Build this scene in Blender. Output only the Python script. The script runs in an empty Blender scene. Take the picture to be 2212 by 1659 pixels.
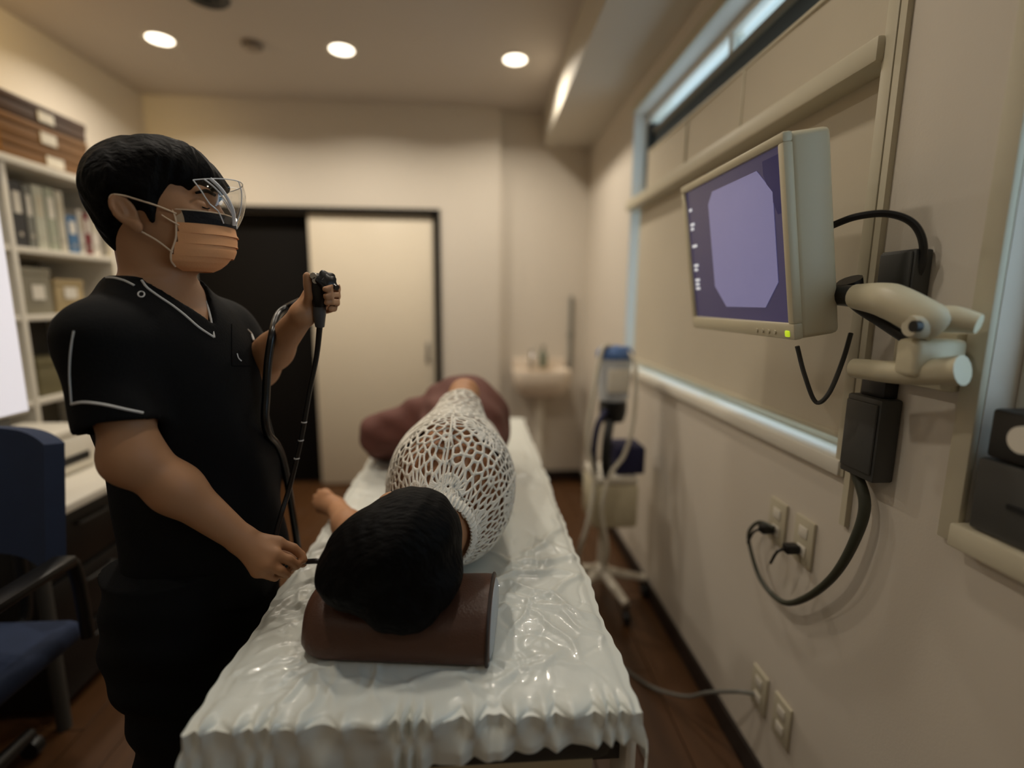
import bpy, bmesh, math, random
import numpy as np
from mathutils import Vector, Matrix, geometry
from mathutils.bvhtree import BVHTree

random.seed(7); rng = np.random.default_rng(11)
S = bpy.context.scene
COL = S.collection
PI = math.pi

# ------------------------------------------------------------------ camera
IW, IH = 2212, 1659
CC = np.array([IW/2, IH/2])
CAM = np.array([0.0, 0.0, 1.38])
def _camera_frame(vy=(1030, 650), nad=(1050, 7450)):
    a = np.array([vy[0]-CC[0], -(vy[1]-CC[1])]); b = np.array([nad[0]-CC[0], -(nad[1]-CC[1])])
    f = math.sqrt(-(a @ b))
    Y = np.array([a[0], a[1], -f]); Y /= np.linalg.norm(Y)
    Z = -np.array([b[0], b[1], -f]); Z /= np.linalg.norm(Z)
    X = np.cross(Y, Z)
    return f, np.array([X, Y, Z])
FPX, RC = _camera_frame()
cam_d = bpy.data.cameras.new('camera'); cam = bpy.data.objects.new('camera', cam_d); COL.objects.link(cam)
S.camera = cam
cam_d.sensor_fit = 'HORIZONTAL'; cam_d.sensor_width = 36.0; cam_d.lens = 36.0*FPX/IW
cam_d.clip_start = 0.02
mw = Matrix([list(RC[i])+[CAM[i]] for i in range(3)]+[[0, 0, 0, 1]]); cam.matrix_world = mw
cam_d.dof.use_dof = True; cam_d.dof.focus_distance = 0.97
cam_d.dof.aperture_fstop = (cam_d.lens/1000.0)/0.024
def ray(px, py):
    return RC @ np.array([px-CC[0], -(py-CC[1]), -FPX])/FPX
def on_x(px, py, x): d = ray(px, py); return CAM+d*((x-CAM[0])/d[0])
def on_y(px, py, y): d = ray(px, py); return CAM+d*((y-CAM[1])/d[1])
def on_z(px, py, z): d = ray(px, py); return CAM+d*((z-CAM[2])/d[2])

# ------------------------------------------------------------------ world, exposure
w = bpy.data.worlds.new('world'); S.world = w; w.use_nodes = True
w.node_tree.nodes['Background'].inputs[0].default_value = (0.62, 0.80, 0.95, 1)
w.node_tree.nodes['Background'].inputs[1].default_value = 3.0
S.view_settings.view_transform = 'Standard'; S.view_settings.look = 'None'
S.view_settings.gamma = 1.0; S.view_settings.use_curve_mapping = False
S.view_settings.exposure = -0.40
LAMP = 9.0                    # watts of one ceiling downlight
LAMP_COL = (1.0, 0.90, 0.76)

# ------------------------------------------------------------------ helpers
def tag(o, label=None, cat=None, group=None, kind=None):
    if label: o['label'] = label
    if cat: o['category'] = cat
    if group: o['group'] = group
    if kind: o['kind'] = kind
    return o
def chain_loc(o):
    v = Vector((0, 0, 0))
    while o is not None:
        v += o.location
        if o.parent is not None: v += o.matrix_parent_inverse.translation
        o = o.parent
    return v
def link(name, me, mat=None, parent=None):
    o = bpy.data.objects.new(name, me); COL.objects.link(o)
    if mat is not None and me is not None:
        me.materials.clear(); me.materials.append(mat)
    if parent is not None:
        o.parent = parent
        o.matrix_parent_inverse = Matrix.Translation(-chain_loc(parent))
    return o
def thing(name, label, cat, loc=(0, 0, 0), group=None):
    o = bpy.data.objects.new(name, None); COL.objects.link(o); o.location = loc; o.empty_display_size = 0.05
    return tag(o, label, cat, group)
def copy_tree(root, loc):
    r = root.copy(); COL.objects.link(r); r.location = loc
    for ch in root.children:
        c = ch.copy(); COL.objects.link(c); c.parent = r
        for g in ch.children:
            d = g.copy(); COL.objects.link(d); d.parent = c
    return r
def catmull(pts, n=8, closed=False):
    P = [np.array(p, float) for p in pts]; out = []
    m = len(P)
    rngi = range(m if closed else m-1)
    for i in rngi:
        p0 = P[(i-1) % m] if (closed or i > 0) else 2*P[0]-P[1]
        p1 = P[i]; p2 = P[(i+1) % m]
        p3 = P[(i+2) % m] if (closed or i+2 < m) else 2*P[-1]-P[-2]
        for k in range(n):
            t = k/n
            out.append(0.5*((2*p1)+(-p0+p2)*t+(2*p0-5*p1+4*p2-p3)*t*t+(-p0+3*p1-3*p2+p3)*t**3))
    if not closed: out.append(P[-1])
    return out

class MB:
    def __init__(s): s.bm = bmesh.new()
    def _add(s, vs, fs):
        bv = [s.bm.verts.new(tuple(map(float, v))) for v in vs]
        for f in fs:
            try: s.bm.faces.new([bv[i] for i in f])
            except ValueError: pass
        return bv
    def box(s, lo, hi, bev=0.0, seg=2, rot=None):
        x0, y0, z0 = lo; x1, y1, z1 = hi
        bv = s._add([(x0,y0,z0),(x1,y0,z0),(x1,y1,z0),(x0,y1,z0),(x0,y0,z1),(x1,y0,z1),(x1,y1,z1),(x0,y1,z1)],
               [(3,2,1,0),(4,5,6,7),(0,1,5,4),(1,2,6,5),(2,3,7,6),(3,0,4,7)])
        vs = bv
        if bev > 0:
            es = list({e for v in bv for e in v.link_edges})
            r = bmesh.ops.bevel(s.bm, geom=es, offset=bev, segments=seg, affect='EDGES', profile=0.5)
            vs = list({v for f in r['faces'] for v in f.verts} | {v for v in bv if v.is_valid})
        if rot is not None:
            c = Vector([(lo[i]+hi[i])/2 for i in range(3)])
            for v in vs: v.co = c+rot @ (v.co-c)
        return s
    def rings(s, rings, closed=False, caps=True):
        n = len(rings[0]); vs = [p for r in rings for p in r]; fs = []
        m = len(rings)
        for i in range(m if closed else m-1):
            j = (i+1) % m
            for k in range(n):
                k2 = (k+1) % n
                fs.append((i*n+k, i*n+k2, j*n+k2, j*n+k))
        if caps and not closed:
            fs.append(tuple(range(n-1, -1, -1))); fs.append(tuple((m-1)*n+k for k in range(n)))
        s._add(vs, fs); return s
    def tube(s, pts, r, n=10, sub=8, closed=False, flat=1.0, up=None):
        P = catmull(pts, sub, closed) if sub > 1 else [np.array(p, float) for p in pts]
        m = len(P); R = r if hasattr(r, '__len__') else [r]*len(pts)
        rings = []; prev = None
        for i, p in enumerate(P):
            if closed: t = P[(i+1) % m]-P[(i-1) % m]
            else: t = P[min(i+1, m-1)]-P[max(i-1, 0)]
            t = t/(np.linalg.norm(t)+1e-12)
            if up is not None:
                a = np.cross(t, up)
                if np.linalg.norm(a) < 1e-4: a = np.cross(t, (1, 0, 0))
                a /= np.linalg.norm(a)
            else:
                if prev is None:
                    a = np.cross(t, (0, 0, 1) if abs(t[2]) < .9 else (1, 0, 0))
                else: a = prev-t*(prev@t)
                a /= np.linalg.norm(a)
            prev = a
            b = np.cross(t, a)
            rr = np.interp(i/max(m-1, 1)*(len(R)-1), range(len(R)), R)
            rings.append([p+rr*(a*math.cos(2*PI*k/n)+flat*b*math.sin(2*PI*k/n)) for k in range(n)])
        return s.rings(rings, closed)
    def cyl(s, p0, p1, r0, r1=None, n=20):
        return s.tube([p0, p1], [r0, r0 if r1 is None else r1], n=n, sub=1)
    def lathe(s, prof, c=(0, 0, 0), axis='z', n=28):
        rings = []
        for r, h in prof:
            ring = []
            for k in range(n):
                a = 2*PI*k/n; u, v = r*math.cos(a), r*math.sin(a)
                p = {'z': (u, v, h), 'x': (h, u, v), 'y': (v, h, u)}[axis]
                ring.append((c[0]+p[0], c[1]+p[1], c[2]+p[2]))
            rings.append(ring)
        return s.rings(rings)
    def ball(s, c, r, nu=16, nv=10):
        r = r if hasattr(r, '__len__') else (r, r, r)
        rings = []
        for j in range(1, nv):
            ph = PI*j/nv
            rings.append([(c[0]+r[0]*math.sin(ph)*math.cos(2*PI*k/nu), c[1]+r[1]*math.sin(ph)*math.sin(2*PI*k/nu), c[2]-r[2]*math.cos(ph)) for k in range(nu)])
        return s.rings(rings)
    def grid(s, P):
        P = np.asarray(P); a, b = P.shape[:2]
        s._add(P.reshape(-1, 3), [(i*b+j, (i+1)*b+j, (i+1)*b+j+1, i*b+j+1) for i in range(a-1) for j in range(b-1)])
        return s
    def slab(s, P, t, nrm=None):
        """closed sheet of thickness t from a grid of points"""
        P = np.asarray(P, float); a, b = P.shape[:2]
        du = np.gradient(P, axis=0); dv = np.gradient(P, axis=1)
        N = np.cross(du, dv); N /= np.linalg.norm(N, axis=2, keepdims=True)+1e-12
        Q = P-N*t
        vs = np.concatenate([P.reshape(-1, 3), Q.reshape(-1, 3)]); o = a*b; fs = []
        for i in range(a-1):
            for j in range(b-1):
                q = (i*b+j, (i+1)*b+j, (i+1)*b+j+1, i*b+j+1)
                fs.append(q); fs.append(tuple(o+k for k in reversed(q)))
        for i in range(a-1):
            for j in (0, b-1):
                q = (i*b+j, (i+1)*b+j, o+(i+1)*b+j, o+i*b+j); fs.append(q if j else q[::-1])
        for j in range(b-1):
            for i in (0, a-1):
                q = (i*b+j, i*b+j+1, o+i*b+j+1, o+i*b+j); fs.append(q[::-1] if i else q)
        s._add(vs, fs); return s
    def build(s, name, mat, parent=None, smooth=True, ang=40):
        bmesh.ops.recalc_face_normals(s.bm, faces=s.bm.faces)
        me = bpy.data.meshes.new(name); s.bm.to_mesh(me); s.bm.free()
        o = link(name, me, mat, parent)
        if smooth:
            me.shade_smooth()
            try: me.set_sharp_from_angle(angle=math.radians(ang))
            except Exception: pass
        return o
def one_box(name, lo, hi, mat, parent=None, bev=0.0, rot=None):
    return MB().box(lo, hi, bev, 2, rot).build(name, mat, parent)

# ------------------------------------------------------------------ materials
def lin(c):
    return tuple(((v/255)/12.92 if v/255 <= 0.04045 else ((v/255+0.055)/1.055)**2.4) for v in c)
_M = {}
def mat(name, rgb, rough=0.6, metal=0.0, var=0.0, vs=6.0, bump=0.0, bs=60.0, spec=0.5, coat=0.0, emit=0.0, trans=0.0, alpha=1.0, sss=0.0, sheen=0.0, stretch=None):
    if name in _M: return _M[name]
    m = bpy.data.materials.new(name); m.use_nodes = True; nt = m.node_tree; N = nt.nodes; L = nt.links
    b = N['Principled BSDF']; c = lin(rgb)+(1,)
    b.inputs['Base Color'].default_value = c; b.inputs['Roughness'].default_value = rough
    b.inputs['Metallic'].default_value = metal; b.inputs['Specular IOR Level'].default_value = spec
    b.inputs['Coat Weight'].default_value = coat; b.inputs['Transmission Weight'].default_value = trans
    b.inputs['Alpha'].default_value = alpha
    if sss: b.inputs['Subsurface Weight'].default_value = sss; b.inputs['Subsurface Radius'].default_value = (0.02, 0.008, 0.004); b.inputs['Subsurface Scale'].default_value = 0.4
    if sheen: b.inputs['Sheen Weight'].default_value = sheen
    if emit: b.inputs['Emission Color'].default_value = c; b.inputs['Emission Strength'].default_value = emit
    if var or bump:
        tc = N.new('ShaderNodeTexCoord'); src = tc.outputs['Object']
        if stretch:
            mp = N.new('ShaderNodeMapping'); mp.inputs['Scale'].default_value = stretch; L.new(src, mp.inputs[0]); src = mp.outputs[0]
        if var:
            t = N.new('ShaderNodeTexNoise'); t.inputs['Scale'].default_value = vs; t.inputs['Detail'].default_value = 4; L.new(src, t.inputs['Vector'])
            r = N.new('ShaderNodeMapRange'); r.inputs['To Min'].default_value = 1-var; r.inputs['To Max'].default_value = 1+var; L.new(t.outputs['Fac'], r.inputs['Value'])
            h = N.new('ShaderNodeHueSaturation'); h.inputs['Color'].default_value = c; L.new(r.outputs[0], h.inputs['Value']); L.new(h.outputs[0], b.inputs['Base Color'])
        if bump:
            t2 = N.new('ShaderNodeTexNoise'); t2.inputs['Scale'].default_value = bs; t2.inputs['Detail'].default_value = 3; L.new(src, t2.inputs['Vector'])
            bp = N.new('ShaderNodeBump'); bp.inputs['Strength'].default_value = bump; bp.inputs['Distance'].default_value = 0.01; L.new(t2.outputs['Fac'], bp.inputs['Height']); L.new(bp.outputs[0], b.inputs['Normal'])
    _M[name] = m; return m
def film(name, tint, gloss, fac):
    m = bpy.data.materials.new(name); m.use_nodes = True; nt = m.node_tree; N = nt.nodes; L = nt.links
    N.remove(N['Principled BSDF']); out = N['Material Output']
    t = N.new('ShaderNodeBsdfTransparent'); t.inputs[0].default_value = tint+(1,)
    g = N.new('ShaderNodeBsdfGlossy'); g.inputs['Roughness'].default_value = gloss
    fr = N.new("ShaderNodeLayerWeight"); fr.inputs[0].default_value = 0.18
    ad = N.new('ShaderNodeMath'); ad.operation = 'MULTIPLY_ADD'; ad.inputs[1].default_value = 0.45; ad.inputs[2].default_value = fac; ad.use_clamp = True
    L.new(fr.outputs[1], ad.inputs[0])
    mx = N.new('ShaderNodeMixShader'); L.new(ad.outputs[0], mx.inputs[0]); L.new(t.outputs[0], mx.inputs[1]); L.new(g.outputs[0], mx.inputs[2]); L.new(mx.outputs[0], out.inputs[0])
    return m

m_wall = mat('wall_paint', (212, 203, 189), 0.8, var=0.03, vs=2, bump=0.03, bs=180)
m_ceil = mat('ceiling_paint', (198, 189, 178), 0.9, var=0.03, vs=1.5)
m_soffit = mat('soffit_paint', (205, 198, 184), 0.7, var=0.02, vs=2)
m_plank = mat('floor_plank_wood', (80, 52, 28), 0.38, var=0.35, vs=5, bump=0.06, bs=20, stretch=(6, 0.7, 1))
m_underfloor = mat('floor_base', (26, 18, 12), 0.8, var=0.1)
m_base = mat('baseboard_dark_wood', (38, 27, 20), 0.5, var=0.2, vs=10, stretch=(1, 0.3, 4))
m_trim = mat('cream_trim', (196, 188, 165), 0.5, var=0.03)
m_white = mat('white_laminate', (226, 220, 206), 0.4, var=0.02)
m_beige = mat('beige_plastic', (205, 196, 168), 0.42, var=0.03, vs=12)
m_black = mat('black_plastic', (14, 14, 15), 0.4, var=0.1, vs=20)
m_dkgrey = mat('dark_grey_plastic', (62, 62, 60), 0.5, var=0.08, vs=15)
m_grey = mat('grey_paint', (120, 120, 114), 0.5, var=0.05)
m_chrome = mat('brushed_steel', (190, 190, 188), 0.28, 1.0, var=0.05, vs=40)
m_doorw = mat('sliding_door_cream', (224, 212, 190), 0.45, var=0.03, vs=3)
m_doord = mat('door_dark_brown', (13, 10, 8), 0.75, spec=0.15, var=0.2, vs=6, stretch=(6, 6, 0.5))
m_blind = mat('roller_blind_fabric', (196, 186, 166), 0.85, var=0.03, bump=0.05, bs=300)
m_blind2 = mat('roller_blind_grey', (72, 84, 92), 0.85, var=0.05)
m_glass = film('window_glass', (0.92, 0.97, 1.0), 0.02, 0.02)
m_lamp = mat('lamp_diffuser', (255, 240, 215), 0.4, emit=6.0)

# ------------------------------------------------------------------ room shell
XL, XR, YF, YB, YB2, ZC = -2.16, 0.81, -1.4, 3.68, 3.76, 2.68
fl = tag(one_box('floor', (XL-.2, YF-.2, -.1), (XR+.2, YB2+.6, -.012), m_underfloor), kind='structure')
pw, pl = 0.148, 1.2
pm = MB().box((0, 0, -.012), (pw-.003, pl-.003, 0), 0.0015, 1).build('plank', m_plank, fl).data
first = True; i = 0
x = XL
while x < XR-.01:
    y = YF-0.4*(i*0.37 % 1.0)*2
    while y < YB2+.3:
        if first: o = fl.children[0]; first = False
        else:
            o = bpy.data.objects.new('plank', pm); COL.objects.link(o); o.parent = fl
        o.location = (x, y, 0); y += pl
    x += pw; i += 1
m_wm = m_wall
def struct(name, boxes, mt, parent=None):
    b = MB()
    for lo, hi in boxes: b.box(lo, hi)
    o = b.build(name, mt, parent)
    if parent is None: tag(o, kind='structure')
    return o
struct('wall_left', [((XL-.15, YF, 0), (XL, YB2+.1, ZC))], m_wall)
struct('wall_front', [((XL-.15, YF-.15, 0), (XR+.2, YF, ZC))], m_wall)
W1 = (1.03, 2.72, 1.035, 2.33); W2 = (0.05, 0.735, 1.02, 2.10)   # y0,y1,z0,z1
T = XR+.2
struct('wall_right', [((XR, YF, 0), (T, YB2+.1, W2[2])), ((XR, YF, W2[2]), (T, W2[0], ZC)),
    ((XR, W2[0], W2[3]), (T, W2[1], ZC)), ((XR, W2[1], W2[2]), (T, W1[0], ZC)), ((XR, W1[0], W2[2]), (T, W1[1], W1[2])),
    ((XR, W1[0], W1[3]), (T, W1[1], ZC)), ((XR, W1[1], W2[2]), (T, YB2+.1, ZC))], m_wall)
D0, D1, DZ = -1.98, -0.285, 1.975           # door opening
struct('wall_back', [((XL, YB, 0), (D0, YB+.2, ZC)), ((D1, YB, 0), (0.165, YB+.2, ZC)), ((D0, YB, DZ), (D1, YB+.2, ZC)),
    ((D0, YB+.16, 0), (D1, YB+.2, DZ)), ((0.165, YB2, 0), (XR, YB2+.12, ZC))], m_wall)  # panel behind the door leaves is added to keep world light out
struct('ceiling', [((XL-.15, YF-.15, ZC), (XR+.2, YB2+.3, ZC+.1))], m_ceil)
struct('trim_1', [((0.47, YF, 2.455), (XR, YB2, ZC))], m_soffit)
struct('baseboard_right', [((XR-.012, YF, 0), (XR, YB2, .075))], m_base)
struct('baseboard_back', [((XL, YB-.012, 0), (D0-.05, YB, .075)), ((D1+.05, YB-.012, 0), (.165, YB, .075)), ((.165, YB2-.012, 0), (XR-.012, YB2, .075))], m_base)
struct('baseboard_left', [((XL, YF, 0), (XL+.012, YB, .075))], m_base)
struct('trim_2', [((XR-.012, 0.982, 0.9), (XR, 0.998, 2.455))], m_trim)
# sliding door: dark frame, dark leaf at the back, cream leaf in front
d = bpy.data.objects.new('door_1', None); COL.objects.link(d); d.location = ((D0+D1)/2, YB, 0); tag(d, kind='structure')
struct('door_frame', [((D0-.03, YB-.015, 0), (D0, YB+.06, DZ+.03)), ((D1, YB-.015, 0), (D1+.03, YB+.06, DZ+.03)), ((D0, YB-.015, DZ), (D1, YB+.06, DZ+.03))], m_doord, d)
one_box('dark_door_leaf', (D0, YB+.10, 0.01), (-1.05, YB+.135, DZ), m_doord, d, .003)
dl = one_box('cream_door_leaf', (-1.165, YB+.03, 0.012), (D1-.02, YB+.065, DZ-.004), m_doorw, d, .003)
one_box('handle_recess', (D1-.085, YB+.024, 0.92), (D1-.06, YB+.031, 1.08), m_chrome, dl, .003)
# ------------------------------------------------------------------ windows on the right wall
def window(name, W, rails, depth=.10):
    y0, y1, z0, z1 = W
    o = bpy.data.objects.new(name, None); COL.objects.link(o); o.location = (XR+depth, (y0+y1)/2, z0); tag(o, kind='structure')
    fx0, fx1, t = XR+depth-.03, XR+depth+.03, .028
    b = MB(); b.box((fx0, y0, z0), (fx1, y1, z0+t), .004); b.box((fx0, y0, z1-t), (fx1, y1, z1), .004)
    b.box((fx0, y0, z0+t), (fx1, y0+t, z1-t), .004); b.box((fx0, y1-t, z0+t), (fx1, y1, z1-t), .004)
    b.build('window_frame', m_white, o)
    zs = [z0+t]+[r for r in rails]+[z1-t]
    for r in rails: one_box('glazing_bar', (fx0+.005, y0+t, r-.012), (fx1-.005, y1-t, r+.012), m_white, o, .003)
    ym = (y0+y1)/2
    one_box('mullion', (fx0+.008, ym-.014, z0+t), (fx1-.008, ym+.014, z1-t), m_white, o, .003)
    for a, bb in zip(zs[:-1], zs[1:]):
        for ya, yb in ((y0+t, ym-.014), (ym+.014, y1-t)):
            one_box('pane', (XR+depth-.003, ya, a+.012), (XR+depth+.003, yb, bb-.012), m_glass, o)
    return o
w1 = window('window_1', W1, [1.87])
MB().box((XR-.02, W1[0]-.02, W1[2]-.03), (XR+.066, W1[1]+.02, W1[2]+.006), .005).build('window_sill', m_white, w1)
b = MB(); b.box((XR-.014, W1[0]-.03, W1[2]-.03), (XR, W1[0], W1[3]+.04), .003); b.box((XR-.014, W1[0], W1[3]), (XR, W1[1], W1[3]+.04), .003)
b.build('casing', m_trim, w1)
w2 = window('window_2', W2, [1.24], .08)
b = MB(); b.box((XR-.014, W2[1], W2[2]-.035), (XR, W2[1]+.035, W2[3]+.03), .003); b.box((XR-.03, W2[0]-.03, W2[2]-.035), (XR+.045, W2[1], W2[2]+.005), .004); b.box((XR-.014, W2[0], W2[3]), (XR, W2[1], W2[3]+.03), .003)
b.build('casing', m_trim, w2)
# ------------------------------------------------------------------ blinds and fittings of the right wall
t = thing('roller_blind', 'wide beige roller blind drawn down over the lower window', 'blind', (XR+.03, 1.86, 1.87))
ys = np.linspace(W1[0]+.012, 2.655, 40); zs = np.linspace(1.082, 1.86, 20)
P = np.array([[(XR+.035+.002*math.sin(9*y)*math.sin(PI*(z-1.08)/.78), y, z) for z in zs] for y in ys])
MB().slab(P, .002).build('fabric', m_blind, t)
one_box('bottom_bar', (XR+.028, W1[0]+.012, 1.070), (XR+.042, 2.655, 1.086), m_trim, t, .004)
one_box('headrail', (XR-.03, W1[0]-.005, 1.85), (XR+.06, W1[1], 1.90), m_trim, t, .008)
t = thing('valance_blind', 'beige fabric band above the headrail of the wide window blind', 'blind', (XR+.03, 1.8, 1.9))
P = np.array([[(XR+.012+.002*math.sin(7*y), y, z) for z in np.linspace(1.905, 2.085, 8)] for y in np.linspace(W1[0]+.01, 2.50, 30)])
MB().slab(P, .002).build('fabric', m_blind, t)
MB().box((XR+.004, W1[0]+.01, 2.08), (XR+.022, 2.50, 2.092), .004).build('top_hem', m_trim, t)
for yy in (1.62, 2.05): one_box('seam', (XR+.004, yy-.004, 1.906), (XR+.012, yy+.004, 2.085), m_trim, t, .002)
t = thing('grey_roller_blind', 'dark blue-grey roller blind strip under the bright top of the window', 'blind', (XR+.05, 1.8, 2.1))
P = np.array([[(XR+.052, y, z) for z in np.linspace(2.0, 2.19, 5)] for y in np.linspace(W1[0]+.02, 2.56, 12)])
MB().slab(P, .002).build('fabric', m_blind2, t)
MB().cyl((XR+.052, W1[0]+.02, 2.195), (XR+.052, 2.56, 2.195), .016).build('roller_tube', m_grey, t)
MB().tube([(XR+.04, 2.56, 2.20), (XR+.035, 2.56, 2.05), (XR+.035, 2.54, 1.92)], .022, n=10).build('bunched_edge', m_blind2, t)
one_box('bracket', (XR+.03, 2.56, 2.19), (XR+.075, 2.60, 2.24), m_black, t, .004)

# receiver standing on the sill of the second window
t = thing('wall_receiver', 'dark grey electronic receiver on the sill of the near window', 'receiver', (XR+.03, .55, W2[2]))
one_box('body', (XR-.02, .36, W2[2]+.007), (XR+.045, .715, W2[2]+.125), m_dkgrey, t, .006)
one_box('upper_unit', (XR-.02, .36, W2[2]+.128), (XR+.045, .705, W2[2]+.205), m_black, t, .006)
MB().cyl((XR-.021, .645, W2[2]+.17), (XR-.035, .645, W2[2]+.17), .02).build('knob', m_white, t)
one_box('slot', (XR-.023, .45, W2[2]+.06), (XR-.019, .66, W2[2]+.068), m_black, t)

# ------------------------------------------------------------------ medical monitor
m_screen = mat('screen_base', (62, 58, 92), 0.25, emit=0.55, var=0.25, vs=4)
m_screen2 = mat('screen_image', (128, 126, 170), 0.25, emit=0.55, var=0.12, vs=7)
m_screen3 = mat('screen_dark_corner', (30, 30, 82), 0.25, emit=0.5)
m_text = mat('screen_text', (225, 228, 235), 0.3, emit=0.7)
m_led = mat('green_indicator', (190, 215, 40), 0.3, emit=0.8)
MW, MH, MT = 0.455, 0.375, 0.085
mc = Vector((0.577, 1.143, 1.497)); mrot = Matrix.Rotation(math.radians(-9.3), 4, 'Y')
mon = thing('medical_monitor', 'beige medical monitor with purple endoscopy image hung beside the window', 'monitor', tuple(mc))
def xf(b):
    for v in b.bm.verts: v.co = mc+mrot @ v.co
    return b
hb = MB(); hb.box((0.006, -MW/2, -MH/2), (MT, MW/2, MH/2), .012, 3); xf(hb).build('housing', m_beige, mon)
hb = MB(); hb.box((MT-.01, -.12, -.11), (MT+.03, .12, .09), .02, 3); xf(hb).build('rear_bulge', m_beige, mon)
fb = MB(); bw = .019
fb.box((-.008, -MW/2, -MH/2), (.012, MW/2, -MH/2+.032), .005); fb.box((-.008, -MW/2, MH/2-bw), (.012, MW/2, MH/2), .005)
fb.box((-.008, -MW/2, -MH/2+.03), (.012, -MW/2+bw, MH/2-bw+.002), .005); fb.box((-.008, MW/2-bw, -MH/2+.03), (.012, MW/2, MH/2-bw+.002), .005)
xf(fb).build('bezel', m_beige, mon)
sc = xf(MB().box((-.001, -MW/2+bw-.003, -MH/2+.028), (.008, MW/2-bw+.003, MH/2-bw+.003))).build('screen', m_screen, mon)
# endoscopic picture: an octagon towards the near side of the screen (near is -y)
ocy, ocz, ow, oh, cut = -.045, 0.008, .265, .27, .05
poly = [(ocy-ow/2+cut, ocz-oh/2), (ocy+ow/2-cut, ocz-oh/2), (ocy+ow/2, ocz-oh/2+cut), (ocy+ow/2, ocz+oh/2-cut*.5), (ocy+ow/2-cut*.5, ocz+oh/2), (ocy-ow/2+cut, ocz+oh/2), (ocy-ow/2, ocz+oh/2-cut), (ocy-ow/2, ocz-oh/2+cut)]
b = MB(); b.rings([[(x_, p[0], p[1]) for p in poly] for x_ in (-.0022, -.001)]); xf(b).build('endoscope_image', m_screen2, sc)
b = MB(); b.rings([[(x_, p[0], p[1]) for p in [(-.205, .155), (-.205, .05), (-.19, .05), (-.15, .13), (-.15, .155)]] for x_ in (-.002, -.001)]); xf(b).build('dark_corner', m_screen3, sc)
for k, (zz, wd) in enumerate([(.122, .014), (.085, .022), (.074, .016), (.030, .026), (-.020, .024), (-.031, .018), (-.058, .024), (-.069, .020), (-.080, .022)]):
    b = MB(); b.box((-.0022, .196-wd, zz-.0035), (-.001, .196, zz+.0035)); xf(b).build('text_line', m_text, sc)
b = MB(); b.box((-.0105, -MW/2+.012, -MH/2+.006), (-.007, -MW/2+.026, -MH/2+.018), .002); xf(b).build('indicator', m_led, mon)
for k in range(4):
    b = MB(); b.cyl((-.0105, -MW/2+.06+k*.022, -MH/2+.013), (-.007, -MW/2+.06+k*.022, -MH/2+.013), .004, n=12); xf(b).build('button', m_trim, mon)

# ------------------------------------------------------------------ wall arm of the monitor
arm = thing('monitor_arm', 'cream jointed wall arm holding the medical monitor', 'monitor arm', (.78, .86, 1.3))
px3 = lambda a, b_, x_: tuple(on_x(a, b_, x_))
one_box('wall_plate', (.785, .775, 1.235), (.808, .90, 1.335), m_beige, arm, .006)
MB().box((.70, .755, 1.262), (.79, .80, 1.325), .01, 3).build('end_block', m_beige, arm)
MB().tube([px3(1845, 795, .70), px3(1950, 805, .72), px3(2080, 800, .745)], [.018, .02, .024], n=14).build('lower_arm', m_beige, arm)
MB().tube([px3(1848, 640, .69), px3(1920, 650, .70), px3(2000, 690, .72), px3(2030, 705, .735)], [.022, .030, .030, .028], n=18).build('upper_arm', m_beige, arm)
MB().tube([px3(2000, 690, .73), px3(2060, 690, .745), px3(2115, 700, .76)], [.022, .021, .015], n=16).build('forearm_cap', m_beige, arm)
q = on_x(1980, 705, .70); MB().lathe([(.0, -.012), (.016, -.012), (.02, -.004), (.02, .012), (0, .012)], q, 'x').build('pivot_cover', m_trim, arm)
q = on_x(1980, 705, .685); MB().lathe([(0, -.006), (.009, -.006), (.009, .004), (0, .004)], q, 'x').build('pivot_screw', m_black, arm)
MB().tube([px3(1835, 605, .70), px3(1850, 650, .72), px3(1900, 690, .74), px3(1985, 745, .76)], [.022, .016, .012, .012], n=12).build('spring_cover', m_black, arm)
MB().box((.655, 1.06, 1.36), (.70, 1.17, 1.47), .006).build('mount_plate', m_black, arm)
MB().tube([(.685, 1.11, 1.41), px3(1848, 640, .69)], [.02, .02], n=14, sub=2).build('mount_stub', m_black, arm)
tag(MB().tube([px3(1790, 490, .67), px3(1850, 468, .70), px3(1920, 462, .74), px3(1975, 485, .77), px3(1995, 540, .785), px3(1975, 610, .79), px3(1930, 640, .785), px3(1850, 665, .76)], .0065, n=8).build('signal_cable', m_black), 'black cable arching from the back of the medical monitor to the wall', 'cable')
tag(MB().tube([px3(1722, 748, .64), px3(1738, 810, .66), px3(1762, 868, .69), px3(1790, 850, .70), px3(1820, 780, .72), px3(1838, 720, .74)], .0045, n=8).build('hanging_cable', m_dkgrey), 'thin grey cable hanging in a loop under the medical monitor', 'cable')
jb = thing('junction_box', 'dark grey box on the wall behind the arching monitor cable', 'junction box', (.80, .905, 1.385))
one_box('box', (.775, .865, 1.385), (.809, .945, 1.478), m_dkgrey, jb, .004); one_box('lid', (.770, .869, 1.389), (.776, .941, 1.474), m_dkgrey, jb, .003)
pb = thing('power_box', 'tall dark grey power box on the wall below the monitor arm', 'power box', (.79, .925, 1.03))
one_box('case', (.765, .885, 1.035), (.809, .975, 1.20), m_dkgrey, pb, .005); one_box('cover', (.760, .89, 1.05), (.766, .97, 1.19), m_dkgrey, pb, .003)
one_box('bracket', (.78, .90, 1.20), (.809, .96, 1.24), m_black, pb, .003)
pts = [(.785, .955, 1.04), px3(1868, 1090, .785), px3(1845, 1170, .78), px3(1800, 1245, .775), px3(1740, 1292, .775), px3(1690, 1300, .775), px3(1645, 1255, .775), px3(1622, 1190, .775), px3(1618, 1150, .775), px3(1640, 1128, .78), px3(1672, 1140, .79)]
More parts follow.
